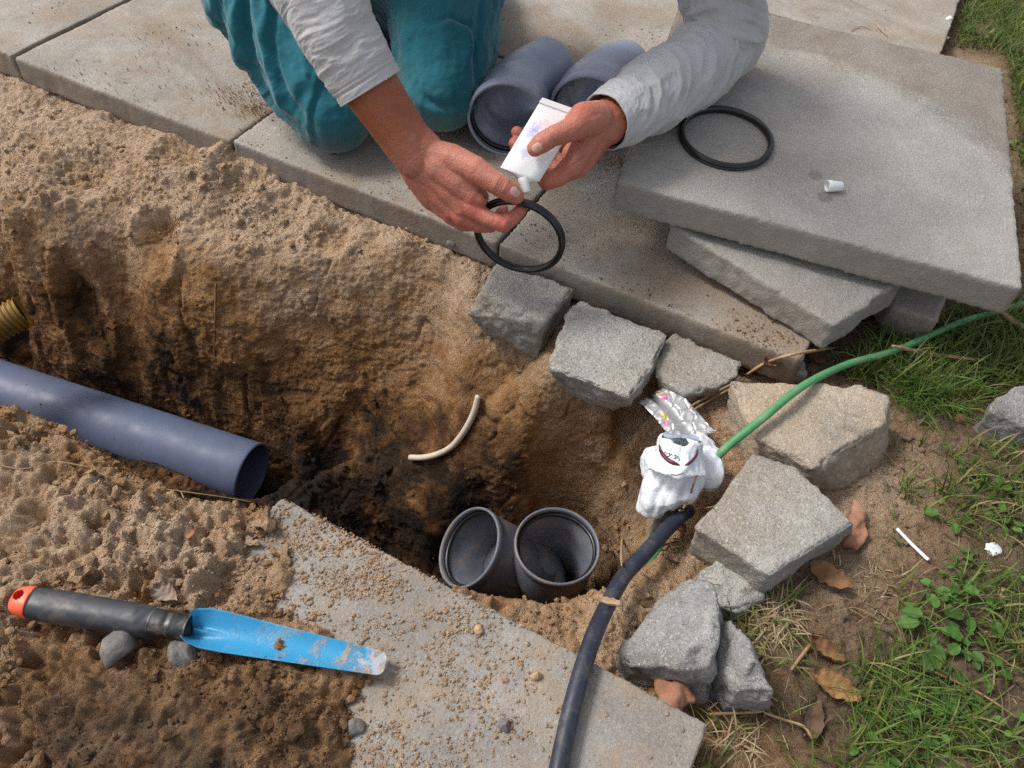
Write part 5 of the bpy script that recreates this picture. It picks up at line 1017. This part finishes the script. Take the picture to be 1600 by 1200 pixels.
def crumbs():
    rng = np.random.default_rng(5); px, zc = PX(GP); inn = (zc > 0) & (px[:, 0] > -150) & (px[:, 0] < 1750) & (px[:, 1] > -50) & (px[:, 1] < 1350)
    wgt = np.where(inn & (GUND < .2), 1., 0.); cl = fbm(GP, 14, 3, 77)*.5+.5; wgt *= np.clip((cl-.35)*3, .06, 1)**1.3
    nearb = (px[:, 1] > 620) & (px[:, 0] < 640); rimr = (px[:, 1] > 830) & (px[:, 0] > 640) & (px[:, 0] < 1150); up = px[:, 1] < 420
    wgt *= np.where(nearb, 3.2, np.where(rimr, 3, np.where(up, 1.6, .7)))*np.where(GSOIL > .6, .5, 1)*np.where(GP[:, 2] < -.3, .6, 1)*np.where(GNm[:, 2] < .7, .3, 1)
    un, vn = near_uv(GP[:, 0], GP[:, 1]); wgt *= np.where((un > -.01) & (vn > -.01) & (un < .45) & (vn < .5), np.where(np.abs(GP[:, 2]) < .005, 6., np.where(GP[:, 2] < -.005, 0, 1)), 1); cw_ = np.cumsum(wgt); tot = cw_[-1]
    def pick(n): return np.searchsorted(cw_, rng.random(n)*tot)
    VV, FF, WW, SS = [], [], [], []; o = 0
    for n, lo, hi, sub, s in ((46000, .0006, .0019, 1, 1), (4200, .0016, .0036, 1, 2), (1500, .0035, .0085, 2, 3), (90, .008, .015, 2, 4)):
        i = pick(n); R = lo*(hi/lo)**(rng.random(n)**1.7); P = GP[i]+GNm[i]*(R*.25)[:, None]+rng.normal(size=(n, 3))*.0012
        V, F, k = scatter(P, R, sub, s); VV.append(V); FF.append(F+o); o += len(V); WW.append(np.repeat(GWET[i]+rng.normal(size=n)*.07, k)); SS.append(np.repeat(GSOIL[i], k))
    # on the near slab, thinning out away from the heap
    n = 330000; u = rng.random(n)*.5; v = rng.random(n)*.5; xy = NEAR0[:2]+u[:, None]*NU+v[:, None]*NV; P3 = np.column_stack([xy, np.zeros(n)]); c = fbm(P3, 22, 4, 51)*.5+.5; c2 = fbm(P3, 70, 3, 55)*.5+.5
    den = np.clip(1.35-(u-.02)/.30, .04, 1)*np.clip((c*.6+c2*.5-.42)*4.5, .05, 1); keep = rng.random(n) < den*.5; P3 = P3[keep]; n = len(P3); R = .0004*(7.)**(rng.random(n)**4.6); P3[:, 2] = R*.35
    V, F, k = scatter(P3, R, 1, 9); VV.append(V); FF.append(F+o); o += len(V); WW.append(np.repeat(.10+rng.normal(size=n)*.12, k)); SS.append(np.repeat(np.zeros(n), k))
    # a little on the terrace, mostly along its edge and by the knees
    n = 5200; u = rng.random(n)*4.2-1.2; v = rng.random(n)**2.2*2.6+.02; xy = np.array([OX, OY])+.5*u[:, None]*GE+.5*v[:, None]*GN; P3 = np.column_stack([xy, np.zeros(n)]); c = fbm(P3, 12, 3, 61)*.5+.5
    keep = (rng.random(n) < np.clip((c-.48)*6, .05, 1)) & (u < 2.9); P3 = P3[keep]; n = len(P3); R = .0005*(4.)**(rng.random(n)**2); P3[:, 2] = R*.4+.001
    V, F, k = scatter(P3, R, 1, 10); VV.append(V); FF.append(F+o); o += len(V); WW.append(np.repeat(.3+rng.normal(size=n)*.15, k)); SS.append(np.repeat(rng.random(n)*.6, k))
    for px_, py_, sp, n in ((385, 150, .030, 700), (400, 172, .02, 400), (1130, 420, .03, 200), (1180, 520, .025, 450), (700, 205, .03, 160), (965, 255, .02, 350), (560, 300, .05, 160), (250, 60, .05, 160), (1010, 70, .05, 300), (880, 380, .05, 200)):
        c_ = G(px_, py_, 0); xy = c_[:2]+rng.normal(size=(n, 2))*sp*np.array([1.2, .8]); u_, v_ = ungrid(xy[:, 0], xy[:, 1]); k_ = (v_ > .01) & (u_ < 2.9); P3 = np.column_stack([xy[k_], np.zeros(k_.sum())]); n = len(P3); R = .0004*6.**(rng.random(n)**2.6); P3[:, 2] = R*.4+.001
        V, F, k = scatter(P3, R, 1, 12); VV.append(V); FF.append(F+o); o += len(V); WW.append(np.repeat(.25+rng.normal(size=n)*.15, k)); SS.append(np.repeat(rng.random(n)*.4, k))
    pr = np.random.default_rng(8); n = 26; t_ = pr.random(n)**1.3; th_ = pr.normal(size=n)*.35; ax_ = (pb-pa)/np.linalg.norm(pb-pa); sd_ = np.cross(ax_, [0, 0, 1]); sd_ /= np.linalg.norm(sd_); up_ = np.cross(sd_, ax_)
    P3 = pa+ax_*(t_*.75+.02)[:, None]+(sd_*np.sin(th_)[:, None]+up_*np.cos(th_)[:, None])*.0578; R = .0006+.003*pr.random(n)**4; V, F, k = scatter(P3, R, 1, 13, .6); VV.append(V); FF.append(F+o); o += len(V); WW.append(np.full(n*k, .75)); SS.append(np.zeros(n*k))
    o_ = add('sand_crumbs', np.vstack(VV), np.vstack(FF), M['sand'], smooth=False, origin=(0, 0, 0), attrs=dict(wet=np.clip(np.concatenate(WW), 0, 1), soil=np.clip(np.concatenate(SS), 0, 1))); props(o_, kind='stuff')
crumbs()
def blades(name, X, Y, L, Wd, col, seg=4, lean=(.25, 1.1), s=0, z=None, curl=1.):
    rng = np.random.default_rng(s); n = len(X); Z = (zat(X, Y) if z is None else z)-.003; az = rng.random(n)*2*math.pi; ln_ = rng.uniform(*lean, n); cv = rng.uniform(.2, 1.5, n)*curl
    d = np.stack([np.cos(az), np.sin(az)], -1); pd = np.stack([-d[:, 1], d[:, 0]], -1); tw = rng.normal(size=n)*.5; V = np.zeros((n, seg+1, 2, 3)); p = np.stack([X, Y, Z], -1); a = math.pi/2-ln_*.5
    for i in range(seg+1):
        w = Wd*(1-(i/seg)**1.6)*.5+Wd*.03; side = np.column_stack([pd*np.cos(tw)[:, None], np.sin(tw)*.5])
        V[:, i, 0] = p-side*w[:, None]; V[:, i, 1] = p+side*w[:, None]
        st = (L/seg)[:, None]*np.column_stack([d*np.cos(a)[:, None], np.sin(a)]); p = p+st; a = a-cv/seg-ln_*.25/seg*2
    base = np.arange(n)[:, None]*(2*(seg+1)); F = np.concatenate([np.stack([base[:, 0]+2*i, base[:, 0]+2*i+1, base[:, 0]+2*i+3, base[:, 0]+2*i+2], -1) for i in range(seg)])
    V = V.reshape(-1, 3); C_ = np.repeat(np.column_stack([col, np.ones(n)]), 2*(seg+1), 0); return V, F, C_
def m_grass():
    a = Mt('grass_blade', .55, .35); a.col(a.attr('tint', 'Color')); a.b.inputs['Transmission Weight'].default_value = 0.
    tr = a.n('BsdfTranslucent'); a.put(tr.inputs['Color'], a.attr('tint', 'Color')); mx = a.n('MixShader'); mx.inputs[0].default_value = .3; out = a.t.nodes['Material Output']
    a.t.links.new(a.b.outputs[0], mx.inputs[1]); a.t.links.new(tr.outputs[0], mx.inputs[2]); a.t.links.new(mx.outputs[0], out.inputs['Surface']); return a.m
M['grass'] = m_grass()
def region(poly, dens, s, zp=-.045, nz=None):
    P = np.array([G(*p, zp)[:2] for p in poly]); rng = np.random.default_rng(s); lo, hi = P.min(0), P.max(0); n = int((hi-lo).prod()*dens); X = rng.uniform(lo[0], hi[0], n); Y = rng.uniform(lo[1], hi[1], n)
    k = inpoly(X, Y, P); X, Y = X[k], Y[k]
    if nz: c = fbm(np.column_stack([X, Y, X*0]), nz[0], 3, s+1)*.5+.5; k = rng.random(len(X)) < np.clip((c-nz[1])*nz[2], nz[3], 1); X, Y = X[k], Y[k]
    return X, Y
def grass():
    rng = np.random.default_rng(21); out = []
    def lawn(poly, dens, hmin, hmax, s, nz, yel=.15, w=(.0009, .0034), lean=(.3, 1.5)):
        X, Y = region(poly, dens, s, nz=nz); n = len(X); L = rng.uniform(hmin, hmax, n); W_ = rng.uniform(*w, n); t = rng.random(n)[:, None]; b = rng.random(n)[:, None]
        c = np.array([.055, .10, .017])*(1-t)+np.array([.18, .245, .04])*t; dry = rng.random(n) < yel; c[dry] = (np.array([.34, .27, .12])*(1-b)+np.array([.20, .22, .06])*b)[dry]; c *= rng.uniform(.6, 1.15, (n, 1))
        out.append(blades('g', X, Y, L, W_, c, 4, lean, s))
    lawn([(1512, -10), (1487, 78), (1568, 98), (1602, 330), (1850, 420), (2000, -80), (1560, -160)], 52000, .02, .06, 31, (16, .15, 3, .35), .12)
    lawn([(1420, -400), (1512, -10), (1900, -10), (2600, -400)], 2500, .03, .08, 37, None, .15)
    lawn([(1300, 562), (1440, 490), (1600, 470), (1850, 470), (1850, 620), (1600, 600), (1540, 625), (1500, 650), (1420, 640), (1395, 605), (1340, 592)], 46000, .025, .075, 32, (18, .22, 3, .2), .14)
    lawn([(1500, 655), (1590, 725), (1850, 640), (1950, 1500), (1290, 1350), (1330, 1150), (1345, 1040), (1400, 950), (1500, 935), (1460, 850), (1455, 760)], 34000, .015, .062, 33, (15, .44, 5, .04), .28)
    lawn([(1340, 1020), (1600, 990), (1700, 1300), (1310, 1300)], 20000, .02, .07, 35, (17, .42, 5, .06), .24)
    lawn([(1380, 640), (1500, 650), (1455, 760), (1440, 900), (1400, 950), (1390, 780)], 7000, .015, .05, 38, (20, .45, 5, .02), .3)
    lawn([(1120, 880), (1240, 930), (1240, 1040), (1190, 1040), (1140, 960)], 22000, .02, .055, 34, (22, .3, 4, .1), .45)
    lawn([(1080, 1135), (1200, 1110), (1340, 1060), (1340, 1300), (1040, 1300)], 9000, .02, .06, 36, (18, .42, 4, .03), .5)
    lawn([(1060, 800), (1085, 790), (1100, 850), (1060, 860)], 2500, .015, .035, 39, None, .2)
    n = 26000; X = rng.uniform(-3, 4.5, n); Y = rng.uniform(-1, 5.5, n); k = ((X > 1.25) | (Y > 3.35) | (X < -2.2)) & (rng.random(n) < .9); X, Y = X[k], Y[k]; n = len(X); t = rng.random(n)[:, None]
    out.append(blades('g', X, Y, rng.uniform(.04, .1, n), rng.uniform(.004, .009, n), np.array([.045, .085, .016])*(1-t)+np.array([.14, .19, .04])*t, 3, (.3, 1.5), 45, np.full(n, -.055)))
    V = []; F = []; C_ = []; o = 0
    for v, f, c in out: V.append(v); F.append(f+o); C_.append(c); o += len(v)
    g = add('grass', np.vstack(V), np.vstack(F), M['grass'], origin=(0, 0, 0), attrs=dict(tint=np.vstack(C_))); props(g, kind='stuff')
    out.clear()   # dry litter lying flat over the soil
    for poly, dens, s in (([(1180, 890), (1300, 870), (1450, 800), (1480, 900), (1340, 1040), (1340, 1250), (1050, 1250), (1110, 1120), (1220, 1090)], 5200, 41), ([(1500, 660), (1850, 700), (1850, 1300), (1340, 1250), (1400, 900)], 3600, 42), ([(1300, 550), (1600, 470), (1600, 600), (1400, 620)], 3000, 43), ([(1250, 520), (1330, 540), (1280, 600), (1190, 580)], 6000, 44)):
        X, Y = region(poly, dens, s, nz=(20, .35, 4, .08)); n = len(X); t = rng.random(n)[:, None]; c = (np.array([.13, .09, .05])*(1-t)+np.array([.42, .32, .18])*t)
        out.append(blades('d', X, Y, rng.uniform(.015, .05, n), rng.uniform(.0006, .0018, n), c, 4, (2.4, 3.05), s, zat(X, Y)+.005, .4))
    V = []; F = []; C_ = []; o = 0
    for v, f, c in out: V.append(v); F.append(f+o); C_.append(c); o += len(v)
    g = add('dry_litter', np.vstack(V), np.vstack(F), M['grass'], origin=(0, 0, 0), attrs=dict(tint=np.vstack(C_))); props(g, kind='stuff')
grass()
def tuft(px, py, n, rad, L, label, dry=True, s=0):
    c = G(px, py, -.05); rng = np.random.default_rng(s); X = c[0]+rng.normal(size=n)*rad; Y = c[1]+rng.normal(size=n)*rad; t = rng.random(n)[:, None]
    col = np.array([.30, .21, .11])*(1-t)+np.array([.55, .45, .28])*t if dry else np.array([.045, .10, .016])*(1-t)+np.array([.12, .21, .035])*t
    V, F, C_ = blades('t', X, Y, rng.uniform(.5, 1.1, n)*L, rng.uniform(.0009, .0024, n), col, 7, (.6, 2.3) if dry else (.3, 1.8), s, None, 2.2 if dry else 1.2); nv = len(V)
    props(add('dry_grass_tuft' if dry else 'grass_tuft', V, F, M['grass'], attrs=dict(tint=C_)), label, 'grass tuft')
tuft(1217, 965, 210, .016, .05, 'tangled tuft of dry straw coloured grass between the stone splinter and the curled leaf', True, 1)
tuft(1150, 1150, 70, .014, .05, 'sparse dry tuft at the bottom, right of the near slab corner', True, 2)
tuft(1365, 905, 40, .014, .032, 'small fan of dry grass on bare soil above the broad-leaved weeds', True, 3)
tuft(1430, 620, 260, .018, .075, 'fine bright green grass tuft spreading right of the sandy block', False, 4)
tuft(1422, 770, 14, .004, .035, 'tiny green grass seedling alone on the bare sand', False, 5)
tuft(1400, 1110, 160, .03, .07, 'long bladed green grass tuft at the lower right', False, 6)
def weed(px, py, nl, r, lab, s, dark=0, rnd=.8):
    c = G(px, py, -.045); c[2] = float(zat(c[0], c[1])); rng = np.random.default_rng(s); mb = MB(); col = []
    for i in range(nl):
        az = i*2.4+rng.normal()*.3; rr = r*.86*rng.uniform(.55, 1.1); el = rng.uniform(.35, 1.0); st = np.array([math.cos(az)*math.cos(el), math.sin(az)*math.cos(el), math.sin(el)])*rr*1.5
        P = spline([c, c+st*.5+np.array([0, 0, rr*.15]), c+st], 8); V, F = sweep(P, .0008, 5); g = rng.uniform(.8, 1.15)*(1-.35*dark); mb.put(V, F); col += [(.13*g, .25*g, .05*g)]*len(V)
        tip = c+st; dx = np.array([math.cos(az), math.sin(az), rng.uniform(-.3, .15)]); dy = np.array([-math.sin(az), math.cos(az), rng.uniform(-.25, .25)]); n, m = 12, 9; Vn = []
        for a in range(n):
            u = a/(n-1); w = rr*rnd*.62*math.sin(math.pi*min(1, .04+u*.94))**.55
            for b in range(m): v = b/(m-1)*2-1; Vn.append(tip+dx*(u*rr*1.25)+dy*w*v+np.array([0, 0, .14*rr*abs(v)-.22*rr*u*u+.03*rr*math.sin(u*14)*abs(v)]))
        F = [(a*m+b, (a+1)*m+b, (a+1)*m+b+1, a*m+b+1) for a in range(n-1) for b in range(m-1)]; mb.put(Vn, F); base = np.array([.085, .185, .032])*g*rng.uniform(.75, 1.25); col += [tuple(base*(1.25 if b == m//2 else 1.)) for a in range(n) for b in range(m)]
    V, F = mb.out(); props(add('broadleaf_weed', V, F, M['grass'], attrs=dict(tint=np.column_stack([np.array(col), np.ones(len(col))]))), lab, 'weed', 'broad-leaved weeds in the lawn')
WD = [(1446, 985, 9, .021, 'largest cluster of broad green leaves at the lower right'), (1503, 950, 3, .017, 'pair of round pale green leaves above the largest weed cluster'), (1462, 930, 2, .016, 'two-leaved weed just left of the round pale leaf pair'),
      (1540, 958, 3, .016, 'round-leaved weed beside the pale square wood chip'), (1512, 660, 2, .014, 'round lobed leaf touching the block at the right edge'), (1505, 745, 3, .012, 'small weed below the block at the right edge'),
      (1580, 770, 5, .013, 'weed at the right edge below the stone block'), (1480, 815, 3, .014, 'upright two-leaved weed right of the thin white stick'), (1482, 905, 3, .011, 'small weed between the white stick and the round pale leaf pair'),
      (1550, 815, 4, .011, 'small weed just above the white paper scrap'), (1590, 850, 4, .012, 'weed at the right edge beside the paper scrap'), (1470, 1075, 5, .016, 'dark weed below the largest cluster of broad leaves'),
      (1530, 1060, 4, .012, 'pale weed in the lower right lawn, left of the brown runner'), (1440, 1140, 4, .014, 'weed near the bottom edge in the lower right lawn'), (1575, 1150, 5, .014, 'weed in the bottom right corner of the photo'),
      (1405, 530, 4, .016, 'shaded weed below the lowest slab of the stack'), (1480, 560, 4, .013, 'weed right under the green hose near the dry blade'), (1550, 600, 5, .014, 'weed above the block at the right edge'),
      (1500, 500, 4, .014, 'weed beneath the green hose below the topmost slab corner'), (1580, 240, 5, .013, 'weed at the right edge beside the topmost slab'), (1560, 60, 6, .012, 'weed in the grass of the top right corner'),
      (1530, 30, 5, .010, 'small weed in the grass next to the white crumbs'), (1420, 1010, 4, .013, 'weed left of the largest cluster of broad leaves'), (1500, 1010, 5, .013, 'weed right of the largest cluster of broad leaves'), (1380, 1170, 3, .012, 'lone weed near the bottom edge, beside the long bladed tuft'), (1535, 705, 3, .011, 'tiny weed at the foot of the right edge block')]
wr_ = np.random.default_rng(77); P2 = [(1470+wr_.random()*170, 700+wr_.random()*520) for _ in range(26)]+[(1350+wr_.random()*140, 1050+wr_.random()*170) for _ in range(10)]+[(1400+wr_.random()*200, 520+wr_.random()*90) for _ in range(8)]
def small_weeds():
    V, F, C_, o = [], [], [], 0
    for k, (px, py) in enumerate(P2):
        before = set(bpy.data.objects); weed(px, py, int(wr_.integers(3, 6)), .0075+.003*wr_.random(), 'x', 200+k, wr_.random()*.6)
        ob = (set(bpy.data.objects)-before).pop(); me = ob.data; n = len(me.vertices); v = np.empty(n*3); me.vertices.foreach_get('co', v); V.append(v.reshape(-1, 3)+np.array(ob.location)); F += [tuple(i+o for i in p.vertices) for p in me.polygons]
        c = np.empty(n*4); me.attributes['tint'].data.foreach_get('color', c); C_.append(c.reshape(-1, 4)); o += n; bpy.data.objects.remove(ob); bpy.data.meshes.remove(me)
    props(add('ground_cover', np.vstack(V), F, M['grass'], origin=(0, 0, 0), attrs=dict(tint=np.vstack(C_))), kind='stuff')
small_weeds()
for i, (px, py, nl, r, lab) in enumerate(WD): weed(px, py, nl, r, lab, i, 1 if i in (11, 15, 17, 18) else 0)
